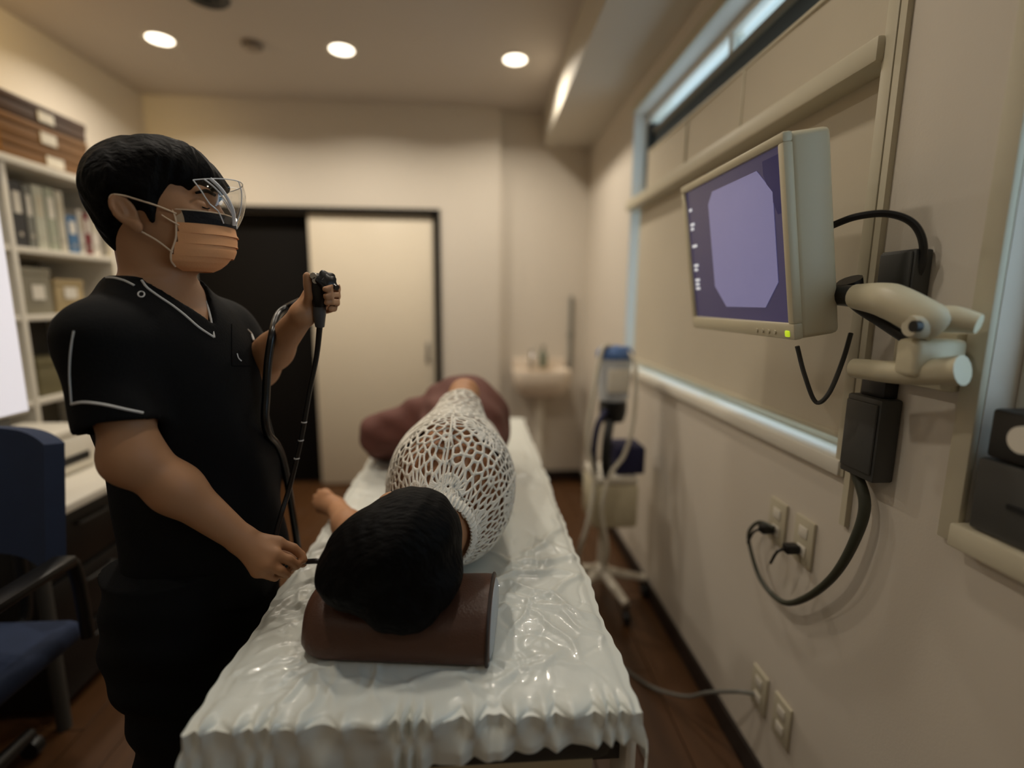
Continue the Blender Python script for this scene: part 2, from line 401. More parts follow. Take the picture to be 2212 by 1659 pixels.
tag(MB().tube(pts, [.011, .011, .01, .009, .008, .007, .006, .005, .005, .005, .005], n=10).build('power_cable', mat('cable_olive', (58, 60, 48), .5, var=.1)), 'thick olive cable looping from the power box down to the socket', 'cable')
def socket(label, y, z):
    s_ = thing('wall_socket', label, 'socket', (XR, y, z), 'wall sockets on the right wall')
    one_box('plate', (XR-.008, y-.036, z-.06), (XR, y+.036, z+.06), m_trim, s_, .003)
    for k in (-1, 1): one_box('outlet', (XR-.0105, y-.016, z+k*.024-.014), (XR-.0075, y+.016, z+k*.024+.014), m_white, s_, .002)
    return s_
def plug(name, lab, y, z):
    p_ = thing(name, lab, 'plug', (XR-.01, y, z))
    one_box('plug_body', (XR-.045, y-.013, z-.011), (XR-.011, y+.013, z+.011), m_black, p_, .004)
    MB().tube([(XR-.04, y, z), (XR-.06, y+.004, z-.01), (XR-.065, y+.02, z-.05)], .0035, n=8).build('lead', m_black, p_)
socket('cream wall socket under the window, far one of the upper pair', 1.225, .80); socket('cream wall socket under the window, near one of the upper pair', 1.115, .80)
socket('cream wall socket low above the floor, far one of the lower pair', 1.232, .285); socket('cream wall socket low above the floor, near one of the lower pair', 1.125, .285)
plug('power_plug', 'black plug in the far upper wall socket', 1.235, .776); plug('power_plug', 'black plug in the near upper wall socket', 1.125, .776)
tag(MB().tube([(XR-.012, 1.245, .262), (XR-.05, 1.27, .25), (XR-.09, 1.36, .17), (XR-.12, 1.45, .08), (.62, 1.58, .012), (.52, 1.72, .008), (.42, 1.80, .008)], .006, n=8).build('extension_lead', m_grey), 'grey lead running from the low wall socket down to the floor', 'cable')

# ------------------------------------------------------------------ sink corner
m_porc = mat('porcelain', (228, 214, 196), 0.2, var=0.02, coat=0.3)
s_ = thing('wash_basin', 'small cream wash basin on the far wall beside the corner', 'basin', (.465, 3.6, .74))
rg = []
for r, z in [(.55, .70), (.80, .73), (.96, .80), (1.0, .885), (.985, .895), (.93, .895), (.90, .88), (.75, .80), (.45, .775)]:
    rg.append([(.465+.215*r*math.copysign(abs(math.cos(a))**.5, math.cos(a)), 3.60+.155*r*math.copysign(abs(math.sin(a))**.5, math.sin(a)), z) for a in np.linspace(0, 2*PI, 40, endpoint=False)])
MB().rings(rg).build('bowl', m_porc, s_)
MB().lathe([(.05, 0.0), (.055, .02), (.032, .05), (.03, .72)], (.465, 3.66, .0)).build('drain_pipe', m_white, s_)
one_box('backsplash', (.26, 3.735, .84), (.67, 3.758, .96), m_porc, s_, .008)
tp = MB(); tp.tube([(.40, 3.70, .895), (.40, 3.70, .99), (.40, 3.67, 1.02), (.40, 3.60, 1.01), (.40, 3.575, .985)], .011, n=12); tp.cyl((.40, 3.70, .89), (.40, 3.70, .91), .022); tp.tube([(.40, 3.70, 1.01), (.40, 3.66, 1.045)], .006, n=8, sub=2); tp.build('tap', m_chrome, s_)
bt = thing('soap_bottle', 'grey-green soap bottle standing on the wash basin', 'bottle', (.49, 3.705, .896))
MB().lathe([(0, 0), (.028, 0), (.03, .006), (.03, .10), (.012, .118), (.012, .128), (0, .128)], (.49, 3.705, .897)).build('bottle_body', mat('bottle_green', (120, 128, 112), .35, var=.05), bt)
tp = MB(); tp.cyl((.49, 3.705, 1.025), (.49, 3.705, 1.05), .006); tp.box((.48, 3.665, 1.048), (.50, 3.715, 1.058), .003); tp.build('pump', m_dkgrey, bt)

# ------------------------------------------------------------------ suction unit on a roll stand
m_steelw = mat('white_enamel_tube', (222, 214, 198), 0.3, var=0.03)
m_clear = mat('clear_canister', (205, 212, 220), 0.15, var=0.03, alpha=0.75)
m_bluelid = mat('blue_lid', (86, 120, 178), 0.4, var=0.06)
m_navy = mat('navy_bag', (22, 24, 66), 0.7, var=0.2, vs=14)
m_hose = mat('milky_hose', (214, 208, 192), 0.35)
rs = thing('suction_stand', 'white roll stand with suction canister between the bed and the window', 'medical stand', (.58, 2.15, 0))
cx, cy = .575, 2.15
for k in range(5):
    a = 2*PI*k/5-1.25
    ex, ey = cx+.21*math.cos(a), cy+.21*math.sin(a)
    lg = MB().tube([(cx+.03*math.cos(a), cy+.03*math.sin(a), .135), (cx+.12*math.cos(a), cy+.12*math.sin(a), .115), (ex, ey, .095)], [.024, .021, .017], n=12).build('leg', m_steelw, rs)
    c_ = MB(); c_.lathe([(0, -.012), (.028, -.012), (.03, -.006), (.03, .006), (.028, .012), (0, .012)], (ex, ey, .031), 'x', 20); c_.cyl((ex, ey, .05), (ex, ey, .09), .008); c_.build('caster', m_black, lg)
MB().lathe([(.03, .10), (.042, .11), (.042, .16), (.018, .18), (.014, 1.02), (0, 1.02)], (cx, cy, 0)).build('pole', m_steelw, rs)
one_box('pump_case', (.50, 2.03, .40), (.70, 2.27, .60), m_beige, rs, .02)
one_box('pump_lid', (.505, 2.035, .60), (.695, 2.265, .635), m_white, rs, .01)
one_box('navy_basket', (.60, 2.06, .636), (.73, 2.22, .76), m_navy, rs, .012)
MB().tube([(.52, 2.10, .64), (.50, 2.06, .75), (.51, 2.05, .86), (.55, 2.08, .92)], .013, n=10).build('navy_strap', m_navy, rs)
MB().lathe([(0, .86), (.05, .86), (.06, .90), (.06, .945), (.03, .955), (0, .955)], (.60, 2.15, 0)).build('clamp', m_black, rs)
cn = MB().lathe([(0, .955), (.062, .955), (.066, .965), (.074, 1.14), (0, 1.14)], (.60, 2.15, 0)).build('canister', m_clear, rs)
one_box('scale_label', (.555, 2.068, 1.0), (.645, 2.0875, 1.10), m_white, cn, .004)
MB().lathe([(0, 1.14), (.080, 1.14), (.082, 1.165), (.06, 1.19), (.02, 1.195), (0, 1.195)], (.60, 2.15, 0)).build('canister_lid', m_bluelid, rs)
MB().tube([(.58, 2.13, 1.19), (.53, 2.10, 1.18), (.49, 2.06, 1.0), (.47, 2.06, .8), (.50, 2.04, .62), (.47, 2.0, .45), (.44, 2.02, .30), (.46, 2.08, .20)], .010, n=10).build('hose', m_hose, rs)
MB().tube([(.62, 2.13, 1.19), (.66, 2.05, 1.12), (.655, 2.02, .9), (.62, 2.01, .75), (.56, 2.0, .66), (.53, 2.0, .50), (.56, 2.0, .33), (.56, 2.05, .2)], .009, n=10).build('hose', m_hose, rs)
MB().tube([(.56, 2.05, .635), (.545, 2.03, .70), (.55, 2.04, .80), (.57, 2.08, .87)], .02, n=10).build('dark_handset', m_black, rs)
pm_ = thing('wall_pole', 'thin grey pipe fixed on the far wall near the corner', 'pipe', (.72, 3.7, .9))
MB().cyl((.70, 3.74, .88), (.70, 3.74, 1.42), .013).build('pipe', m_grey, pm_); one_box('clip', (.68, 3.74, 1.12), (.72, 3.758, 1.15), m_grey, pm_, .003)

# ------------------------------------------------------------------ bookcase on the left wall
BX0, BX1, BY0, BY1, BZ = -2.155, -1.80, 1.20, 2.72, 1.89
bc = thing('bookcase', 'tall cream bookcase full of binders along the left wall', 'bookcase', (-1.98, 1.96, 0))
for y in (BY0, 2.145, BY1-.022): one_box('upright', (BX0, y, 0), (BX1, y+.022, BZ), m_white, bc, .002)
one_box('top_board', (BX0, BY0-.01, BZ), (BX1+.012, BY1+.01, BZ+.03), m_white, bc, .003)
for z in (.04, .34, .64, .94, 1.285, 1.555): one_box('shelf', (BX0, BY0+.022, z), (BX1-.003, BY1-.022, z+.024), m_white, bc, .002)
one_box('back_panel', (BX0, BY0+.022, .0), (BX0+.006, BY1-.022, BZ), mat('bookcase_back_panel', (96, 88, 74), .8, var=.05), bc)
def binder(name, label, col, y, z, wd, h, dp=.26, x1=None, group='binders in the bookcase'):
    x1 = BX1-.03 if x1 is None else x1
    t = thing(name, label, 'binder', (x1-dp/2, y+wd/2, z), group)
    mt = mat('binder_%d_%d_%d' % col, col, .5, var=.05)
    b = MB(); b.box((x1-dp, y, z), (x1, y+.004, z+h), .001, 1); b.box((x1-dp, y+wd-.004, z), (x1, y+wd, z+h), .001, 1); b.box((x1-.006, y, z), (x1+.002, y+wd, z+h), .002, 1); b.build('cover', mt, t)
    one_box('paper_block', (x1-dp+.01, y+.006, z+.006), (x1-.008, y+wd-.006, z+h-.008), m_white, t)
    lb = one_box('spine_label', (x1+.002, y+wd*.22, z+h*.52), (x1+.0032, y+wd*.78, z+h*.85), m_white if sum(col) < 500 else m_trim, t)
    MB().lathe([(.0, 0), (.009, 0), (.009, .0015), (.0, .0015)], (x1+.002, y+wd/2, z+h*.2), 'x', 14).build('finger_ring', m_chrome, t)
row = [('dark grey binder, first by the bookcase upright in the top row', (52, 52, 54), .06, .255), ('slim grey binder beside the dark grey one in the top row', (120, 120, 112), .035, .25), ('wide pale binder left of centre in the top bookcase row', (186, 186, 168), .055, .26), ('pale green-grey binder in the middle of the top bookcase row', (164, 168, 148), .05, .262),
       ('cream binder next to the gap in the top bookcase row', (196, 190, 172), .04, .26), ('short blue binder in the top bookcase row', (70, 112, 152), .06, .165), ('thin white binder between the blue and red ones', (206, 200, 190), .03, .2), ('dark red binder in the top bookcase row', (120, 40, 48), .035, .19), ('white binder at the far end of the top bookcase row', (214, 206, 194), .05, .21)]
y = 2.20
for lab, col, wd, h in row: binder('binder', lab, col, y, 1.579, wd, h); y += wd+.006
for k, (lab, col, wd, h) in enumerate([('white binder in the near bay of the bookcase, top row', (214, 210, 204), .07, .26), ('pale grey binder in the near bay of the bookcase, top row', (150, 150, 148), .06, .25), ('dark blue binder in the near bay of the bookcase, top row', (42, 52, 84), .06, .26)]):
    binder('binder', lab, col, 1.93+k*.07, 1.579, wd-.005, h)
def carton(name, label, lo, hi, mt, lab=None, group=None):
    t = thing(name, label, 'box', ((lo[0]+hi[0])/2, (lo[1]+hi[1])/2, lo[2]), group)
    one_box('carton_body', lo, (hi[0], hi[1], hi[2]-.028), mt, t, .003)
    one_box('lid', (lo[0]-.003, lo[1]-.003, hi[2]-.030), (hi[0]+.003, hi[1]+.003, hi[2]), mt, t, .003)
    if lab:
        y, z, a, h = lab; one_box('label_card', (hi[0]+.003, y-a, z-h), (hi[0]+.0048, y+a, z+h), m_white, t)
m_card = mat('brown_board', (112, 78, 40), .75, var=.12, vs=8); m_card2 = mat('tan_board', (176, 128, 66), .75, var=.1, vs=8); m_kraft = mat('kraft_beige', (176, 156, 116), .8, var=.08); m_card3 = mat('dark_brown_board', (66, 44, 26), .7, var=.12)
z = BZ+.031
carton('storage_box', 'brown storage box with a white card, bottom of the stack on the bookcase', (-2.13, 2.20, z), (-1.83, 2.655, z+.085), m_card, (2.45, z+.035, .045, .020), 'boxes on the bookcase')
carton('storage_box', 'brown storage box with a white card, middle of the stack on the bookcase', (-2.13, 2.20, z+.087), (-1.83, 2.655, z+.172), m_card, (2.43, z+.125, .04, .022), 'boxes on the bookcase')
carton('storage_box', 'dark brown storage box with a white card, top of the stack on the bookcase', (-2.13, 2.20, z+.174), (-1.83, 2.655, z+.255), m_card3, (2.43, z+.21, .04, .020), 'boxes on the bookcase')
carton('storage_box', 'tan cardboard box beside the stack on the bookcase', (-2.13, 1.78, z), (-1.84, 2.18, z+.20), m_card2, None, 'boxes on the bookcase')
carton('shelf_box', 'grey-beige file box on the second bookcase shelf', (-2.1, 2.20, 1.31), (-1.83, 2.34, 1.50), mat('greige_board', (140, 134, 116), .8, var=.06), (2.27, 1.40, .03, .03))
carton('shelf_box', 'kraft file box in the middle of the second bookcase shelf', (-2.1, 2.36, 1.31), (-1.83, 2.52, 1.46), m_kraft, (2.44, 1.40, .035, .025))
carton('shelf_box', 'olive carton on the third bookcase shelf', (-2.1, 2.22, .965), (-1.83, 2.45, 1.12), mat('olive_board', (108, 100, 70), .8, var=.1), None)
carton('shelf_box', 'navy carton low on the third bookcase shelf', (-2.1, 2.47, .965), (-1.83, 2.66, 1.06), m_navy, None)
carton('shelf_box', 'brown carton on the low bookcase shelf behind the office chair', (-2.1, 2.38, .365), (-1.83, 2.66, .60), m_card, None)

# ------------------------------------------------------------------ desk side on the left
dk = thing('desk', 'white desk under the bookcase at the left edge', 'desk', (-1.55, 1.80, 0))
one_box('worktop', (-1.79, 1.50, .70), (-1.30, 2.06, .73), m_white, dk, .004)
for xx in (-1.76, -1.34):
    for yy in (1.53, 2.03): MB().cyl((xx, yy, 0), (xx, yy, .70), .02).build('leg', m_dkgrey, dk)
one_box('modesty_panel', (-1.785, 1.54, .35), (-1.770, 2.02, .70), m_dkgrey, dk, .003)
pd = thing('drawer_pedestal', 'black drawer pedestal under the white desk', 'drawer unit', (-1.52, 1.80, 0))
one_box('pedestal_case', (-1.72, 1.57, .03), (-1.385, 2.0, .68), m_black, pd, .006)
for k_ in range(3):
    dr_ = one_box('drawer', (-1.386, 1.58, .05+.21*k_), (-1.37, 1.99, .245+.21*k_), m_black, pd, .004)
    MB().tube([(-1.37, 1.72, .20+.21*k_), (-1.352, 1.73, .20+.21*k_), (-1.352, 1.84, .20+.21*k_), (-1.37, 1.85, .20+.21*k_)], .005, n=8).build('handle', m_dkgrey, dr_)
m_lit = mat('lit_white_page', (232, 230, 238), .4, emit=0.75)
ds = thing('desk_display', 'tall bright white display standing on the desk', 'display', (-1.42, 1.56, .73))
one_box('case', (-1.435, 1.465, 1.02), (-1.405, 1.655, 1.70), m_white, ds, .008)
one_box('lit_page', (-1.406, 1.475, 1.03), (-1.402, 1.645, 1.69), m_lit, ds)
MB().box((-1.50, 1.51, .731), (-1.35, 1.62, .745), .006).build('stand_base', m_grey, ds); MB().box((-1.447, 1.53, .74), (-1.417, 1.60, 1.05), .006).build('stand_neck', m_grey, ds)
pr = thing('printer', 'low white printer on the desk beside the bright display', 'printer', (-1.62, 1.88, .73))
one_box('printer_body', (-1.77, 1.74, .731), (-1.50, 2.04, .87), m_white, pr, .02); one_box('scanner_lid', (-1.765, 1.745, .87), (-1.505, 2.035, .90), m_white, pr, .012); one_box('paper_slot', (-1.505, 1.79, .77), (-1.497, 1.99, .80), m_black, pr)
m_blue = mat('navy_chair_fabric', (26, 42, 72), .85, var=.12, vs=20, bump=.1, bs=250)
CX, CY = -1.33, 1.17
ch = thing('office_chair', 'navy blue office chair pulled out behind the standing man', 'chair', (CX, CY, 0))
P = []
for v in np.linspace(0, 1, 14):
    z = .70+.33*v
    P.append([(CX-.24+.48*u, CY+.22-.07*(2*u-1)**2+.05*v, z-.03*(2*u-1)**4) for u in np.linspace(0, 1, 22)])
MB().slab(np.array(P), .045).build('backrest', m_blue, ch)
sp = MB(); sp.box((CX-.23, CY-.22, .43), (CX+.23, CY+.20, .50), .03, 3); sp.build('seat', m_blue, ch)
MB().tube([(CX, CY+.15, .42), (CX, CY+.27, .44), (CX, CY+.29, .60), (CX, CY+.285, .82)], .016, n=10).build('back_bar', m_black, ch)
MB().lathe([(.028, .09), (.028, .25), (.018, .26), (.018, .42), (.07, .425), (.07, .432), (0, .432)], (CX, CY, 0)).build('gas_column', m_black, ch)
for k in range(5):
    a = 2*PI*k/5+.4; ex, ey = CX+.26*math.cos(a), CY+.26*math.sin(a)
    lg = MB().tube([(CX, CY, .10), (ex, ey, .075)], [.026, .018], n=10, sub=2).build('leg', m_black, ch)
    MB().lathe([(0, -.015), (.028, -.015), (.03, 0), (.028, .015), (0, .015)], (ex, ey, .031), 'y', 18).build('caster', m_black, lg)
for sx in (CX-.27, CX+.27):
    MB().tube([(sx, CY+.15, .47), (sx, CY+.14, .66), (sx, CY+.10, .70), (sx, CY-.12, .70), (sx, CY-.16, .66), (sx, CY-.14, .47)], .016, n=10).build('armrest', m_black, ch)
    one_box('armrest_pad', (sx-.03, CY-.13, .70), (sx+.03, CY+.12, .725), m_black, ch, .01)

# ------------------------------------------------------------------ ceiling fittings
def downlight(x, y, label, pw=LAMP, col=LAMP_COL):
    t = thing('downlight', label, 'light', (x, y, ZC), 'round ceiling downlights')
    MB().lathe([(.062, -.001), (.078, -.004), (.080, -.001), (.078, 0), (.062, 0)], (x, y, ZC)).build('trim_ring', m_white, t)
    MB().lathe([(0, -.003), (.060, -.003), (.062, 0), (0, 0)], (x, y, ZC)).build('diffuser', m_lamp, t)
    l = bpy.data.lights.new('downlight_lamp', 'AREA'); l.shape = 'DISK'; l.size = .12; l.energy = pw; l.color = col; l.spread = math.radians(150)
    o = bpy.data.objects.new('lamp', l); COL.objects.link(o); o.parent = t; o.location = (0, 0, -.008)
    return t
downlight(-1.604, 2.93, 'round ceiling downlight nearest the bookcase', LAMP*1.4); downlight(-.706, 2.96, 'round ceiling downlight in the middle above the doors', LAMP*1.4); downlight(.212, 2.99, 'round ceiling downlight beside the dropped soffit', LAMP*1.4)
for x, lab, lv_ in ((-1.604, 'left', .30), (-.706, 'middle', .80), (.212, 'right', .45)):
    downlight(x, 1.15, 'round ceiling downlight overhead, %s one of the row above the bed head' % lab, LAMP*lv_)
    downlight(x, -.55, 'round ceiling downlight behind the camera, %s one of its row' % lab, LAMP*.15)
sp = thing('ceiling_vent', 'dark round vent in the ceiling at the top edge', 'vent', (-1.17, 2.53, ZC))
for r in (.02, .045, .07): MB().lathe([(r, -.006), (r+.012, -.010), (r+.016, -.004), (r+.016, 0), (r, 0)], (-1.17, 2.53, ZC)).build('vent_ring', m_dkgrey, sp)
MB().lathe([(0, -.002), (.09, -.002), (.09, 0), (0, 0)], (-1.17, 2.53, ZC)).build('vent_back', m_black, sp)
sd = thing('smoke_detector', 'small beige smoke detector on the ceiling between two downlights', 'smoke detector', (-1.15, 2.93, ZC))
MB().lathe([(.05, 0), (.05, -.012), (.035, -.03), (0, -.032)], (-1.15, 2.93, ZC)).build('detector_body', mat('detector_beige', (150, 136, 120), .5, var=.05), sd)
MB().lathe([(.046, -.012), (.050, -.014), (.050, -.018), (.044, -.02)], (-1.15, 2.93, ZC)).build('sensor_slot', m_dkgrey, sd)
# warm wall washer over the bookcase (its glow shows on the left wall)
wl = thing('wall_washer', 'warm spot lamp on the ceiling over the bookcase', 'light', (-1.72, 1.62, ZC))
MB().lathe([(0, 0), (.04, 0), (.04, -.05), (.03, -.06), (0, -.06)], (-1.72, 1.62, ZC)).build('spot_housing', m_white, wl)
l = bpy.data.lights.new('wall_washer_lamp', 'SPOT'); l.energy = 80; l.color = (1, .70, .28); l.spot_size = math.radians(95); l.spot_blend = 1; l.shadow_soft_size = .05
o = bpy.data.objects.new('lamp', l); COL.objects.link(o); o.parent = wl; o.location = (0, .0, -.075)
o.rotation_euler = (Vector((-2.16, 2.30, 2.30))-Vector((-1.72, 1.62, ZC-.075))).to_track_quat('-Z', 'Y').to_euler()
# ------------------------------------------------------------------ treatment bed
BL, BR, BN, BF, BTOP = -0.405, 0.232, 0.665, 2.58, 0.775
m_vinyl = mat('charcoal_vinyl', (62, 64, 62), .45, var=.06, bump=.08, bs=220)
bed = thing('treatment_bed', 'charcoal padded treatment bed with a cream steel base', 'bed', (-.086, 1.62, 0))
one_box('mattress', (BL+.015, BN+.012, .655), (BR-.015, BF-.01, BTOP-.006), m_vinyl, bed, .025)
one_box('bed_frame', (BL+.04, BN+.05, .60), (BR-.04, BF-.05, .655), m_beige, bed, .008)
for sx in (BL+.10, BR-.10):
    one_box('base_rail', (sx-.03, BN+.12, .07), (sx+.03, BF-.12, .13), m_beige, bed, .01)
for y in (BN+.45, BF-.45): one_box('lift_column', (-.18, y-.09, .12), (.01, y+.09, .60), m_beige, bed, .012)
one_box('cross_member', (BL+.10, 1.05, .075), (BR-.10, 1.15, .12), m_dkgrey, bed, .006); one_box('cross_member', (BL+.10, 2.0, .075), (BR-.10, 2.1, .12), m_dkgrey, bed, .006)
for sx in (BL+.10, BR-.10):
    for y in (BN+.16, BF-.16):
        c_ = MB(); c_.lathe([(0, -.016), (.033, -.016), (.036, -.008), (.036, .008), (.033, .016), (0, .016)], (sx, y, .037), 'x', 20); c_.build('caster', m_black, bed)
one_box('side_guard', (BR+.008, .70, .50), (BR+.028, .79, .70), m_white, bed, .008)
one_box('guard_bracket', (BR-.05, .73, .61), (BR+.01, .76, .64), m_dkgrey, bed, .003)

# ------------------------------------------------------------------ disposable sheet: one draped, creased surface
m_sheet = mat('white_glossy_sheet', (218, 221, 214), .33, var=.03, vs=9, bump=.07, bs=60, spec=.5, coat=.2)
def bend(s, w, r):
    """arc-length coordinate s past an edge at w folds down over a radius r: returns (offset, drop)"""
    e = np.maximum(s-w, 0); a = np.minimum(e/r, PI/2)
    return np.minimum(s, w)+r*np.sin(a), r*(1-np.cos(a))+np.maximum(e-r*PI/2, 0)
hw = (BR-BL)/2; xm = (BR+BL)/2
uL, uR = .085, .075
U = np.concatenate([np.linspace(-hw-uL, -hw+.06, 44), np.linspace(-hw+.06, hw-.06, 120)[1:-1], np.linspace(hw-.06, hw+uR, 42)])
V = np.concatenate([np.linspace(-.115, .10, 62), np.linspace(.10, .75, 170)[1:], np.linspace(.75, BF-BN, 110)[1:]])
UU, VV = np.meshgrid(U, V, indexing='ij')
VV = np.where(VV < 0, VV*np.interp(UU, [-hw, hw*.2, hw], [1.05, .62, .50]), VV)      # the skirt hangs lower on the left
def tri(x): return 2*np.abs(x-np.floor(x+.5))
gx = UU*15.5+.9*np.sin(UU*23)+.35*np.sin(UU*61+1)
amp = .5+.5*np.sin(UU*9+1.2)
gath = (tri(gx)-.5)*(.030+.022*amp)*np.exp(-((VV-.004)/.034)**2)
VVs = VV
xa, dzx = bend(np.abs(UU), hw-.012, .022); xs = xm+np.sign(UU)*xa
ya, dzy = bend(-VVs, .0, .007); ys_ = BN-ya+gath
z = BTOP-np.maximum(dzx, dzy)-.35*np.minimum(dzx, dzy)
# pleats of the hanging front skirt and gathers along the elastic
hang = np.clip(dzy/.05, 0, 1)
ys_ = ys_-hang*(.004+.016*tri(gx))-.02*np.clip(dzx/.05, 0, 1)*hang
z = z-.028*hang*np.clip((xm+.05-xs)/.4, -0.35, 1)*np.clip(dzy/.09, 0, 1)
ridge = np.exp(-((VV-.012)/.022)**2)*(tri(gx+.5)**2)*.009
top = np.clip(1-np.maximum(dzx, dzy)/.03, 0, 1)
z = z+ridge*top
H = np.zeros_like(z)
def crease(x0, y0, ang, ln, wd, am):
    c, s = math.cos(ang), math.sin(ang); dx = xs-x0; dy = ys_-y0
    a = dx*c+dy*s; b = -dx*s+dy*c
    b = b+.018*np.sin(a*19+x0*40)+.006*np.sin(a*61+y0*30)
    return am*np.exp(-(b/wd)**2)*np.clip(1-(a/ln)**2, 0, 1)
PXc, PYc = -.137, .86
for k in range(46):          # creases running out from the pillow and the head
    a = rng.uniform(-PI, PI)
    r0 = rng.uniform(.16, .25); 
    x0, y0 = PXc+(r0+.05)*math.cos(a), PYc+(r0*.72)*math.sin(a)
    H += crease(x0, y0, a+rng.normal(0, .35), rng.uniform(.03, .11), rng.uniform(.003, .008), rng.choice([1, -.6])*rng.uniform(.0015, .0045))
for k in range(40):          # short transverse creases down the left edge
    y0 = rng.uniform(.66, 1.9)
    H += crease(BL+rng.uniform(0, .10), y0, rng.normal(.35, .35), rng.uniform(.03, .09), rng.uniform(.003, .007), rng.choice([1, -.7])*rng.uniform(.002, .006))
for k in range(44):          # right side, beside the patient's back
    y0 = rng.uniform(.75, 2.3)
    H += crease(rng.uniform(.05, BR), y0, rng.choice([rng.normal(-.6, .3), rng.normal(1.3, .3)]), rng.uniform(.05, .15), rng.uniform(.004, .009), rng.choice([1, -.7])*rng.uniform(.002, .006))
for x0, y0, a, ln, wd, am in [(.13, .95, -.55, .20, .010, .009), (.12, .91, -.6, .16, .008, .006), (.10, 1.03, .05, .14, .010, .010), (.16, 1.10, .4, .12, .012, .008), (.19, 1.25, 1.2, .2, .012, .009), (.12, .86, -.9, .12, .007, .005),
      (-.33, 1.02, .2, .08, .009, .008), (-.35, 1.10, -.3, .08, .008, .008), (-.36, 1.19, .3, .07, .009, .009), (-.33, .95, .5, .06, .007, .006), (-.30, .72, 1.3, .06, .006, .006), (-.27, .715, 1.5, .06, .006, .006), (-.24, .72, 1.7, .05, .006, .005), (.05, .75, .25, .12, .008, .004), (-.1, .745, 0, .2, .006, .003)]:
    H += crease(x0, y0, a, ln, wd, am)
for k in range(170):         # fine sharp crumpling, mostly towards the long edges
    x0 = rng.choice([rng.uniform(BL, BL+.13), rng.uniform(BR-.16, BR), rng.uniform(BL, BR)])
    H += crease(x0, rng.uniform(.68, 1.6), rng.uniform(0, PI), rng.uniform(.02, .07), rng.uniform(.0018, .0032), rng.normal(0, .0012))
z = z+H*top
side = np.clip(dzx/.03, 0, 1)
xs = xs+np.sign(UU)*side*(.005+.006*np.sin(ys_*13+np.sin(ys_*7)*2)+.003*np.sin(ys_*47+3*np.sin(ys_*11))+.002*np.sin(ys_*131))
z = z-side*(.012*np.sin(ys_*9)+.008*np.sin(ys_*27+1))*np.clip(dzx/.07, 0, 1)
z = np.where(np.maximum(dzx, dzy) < .02, np.maximum(z, BTOP-.004), z)
P = np.stack([xs, ys_, z], -1)
tag(MB().slab(P, .0012).build('bed_sheet', m_sheet, None, True, 80), 'crinkled glossy white disposable sheet gathered over the treatment bed', 'sheet')

# ------------------------------------------------------------------ brown bolster pillow
m_brown = mat('brown_leatherette', (78, 51, 38), .42, var=.14, vs=7, bump=.12, bs=260, spec=.35)
pil = thing('pillow', 'brown leatherette bolster pillow under the patient head', 'pillow', (-.137, .86, BTOP))
prof = [(.000, .004), (.018, .000), (.09, .0), (.155, .0), (.178, .006), (.187, .024), (.186, .045), (.176, .066), (.158, .080), (.130, .089), (.100, .091), (.070, .089), (.042, .080), (.018, .063), (.004, .040), (-.003, .020)]
prof = catmull([np.array(p) for p in prof], 3, True)
cy_, cz_ = .092, .045
rings = []
XA, XB = -.305, .030
for xx, sc_ in [(XA, .25), (XA+.002, .55), (XA+.010, .78), (XA+.024, .92), (XA+.045, .99), (XA+.08, 1.0), (-.2, 1.0), (-.14, 1), (-.05, 1), (XB-.02, 1.0), (XB-.008, .99), (XB-.002, .965), (XB, .92)]:
    rings.append([(xx, .768+cy_+(p[0]-cy_)*sc_, BTOP+.003+cz_+(p[1]-cz_)*sc_) for p in prof])
PA = math.radians(-6.5)
def prot(v):
    c, s = math.cos(PA), math.sin(PA); x, y = v[0]+.137, v[1]-.862
    return (-.137+c*x-s*y, .862+s*x+c*y, v[2])
def dent(v):
    r = math.exp(-(((v[0]+.15)/.085)**2+((v[1]-.88)/.075)**2))
    return prot((v[0], v[1], v[2]-.022*r*max(0, min(1, (v[2]-BTOP-.03)/.05))))
MB().rings([[dent(v) for v in r] for r in rings]).build('cushion', m_brown, pil)
MB().tube([prot((XB-.004, .768+cy_+(p[0]-cy_)*1.0, BTOP+.003+cz_+(p[1]-cz_)*1.0)) for p in prof[::2]], .0028, n=8, sub=3, closed=True).build('piping', mat('dark_brown_piping', (36, 22, 16), .5), pil)
b = MB(); b.rings([[prot((xx, .768+cy_+(p[0]-cy_)*k_, BTOP+.003+cz_+(p[1]-cz_)*k_)) for p in prof] for xx, k_ in ((XB-.004, .90), (XB+.001, .88), (XB+.005, .72), (XB+.006, .5))]); b.build('end_panel', mat('pale_grey_end', (176, 182, 186), .5, var=.04), pil)
# ------------------------------------------------------------------ signed-distance sculpting (for people and cloth)
def smin(a, b, k):
    if k <= 0: return np.minimum(a, b)
    h = np.clip(.5+.5*(b-a)/k, 0, 1); return b+(a-b)*h-k*h*(1-h)
def rotz(a): c, s = math.cos(a), math.sin(a); return np.array([[c, -s, 0], [s, c, 0], [0, 0, 1]])
def euler(x=0, y=0, z=0):
    M_ = Matrix.Rotation(z, 3, 'Z') @ Matrix.Rotation(y, 3, 'Y') @ Matrix.Rotation(x, 3, 'X'); return np.array(M_)
def cap(a, b, ra, rb=None):
    a = np.array(a, float); b = np.array(b, float); rb = ra if rb is None else rb; ab = b-a; L2 = ab@ab+1e-12
    def fn(X, Y, Z):
        h = np.clip(((X-a[0])*ab[0]+(Y-a[1])*ab[1]+(Z-a[2])*ab[2])/L2, 0, 1)
        return np.sqrt((X-a[0]-h*ab[0])**2+(Y-a[1]-h*ab[1])**2+(Z-a[2]-h*ab[2])**2)-(ra+(rb-ra)*h)
    R_ = max(ra, rb); return fn, np.minimum(a, b)-R_, np.maximum(a, b)+R_
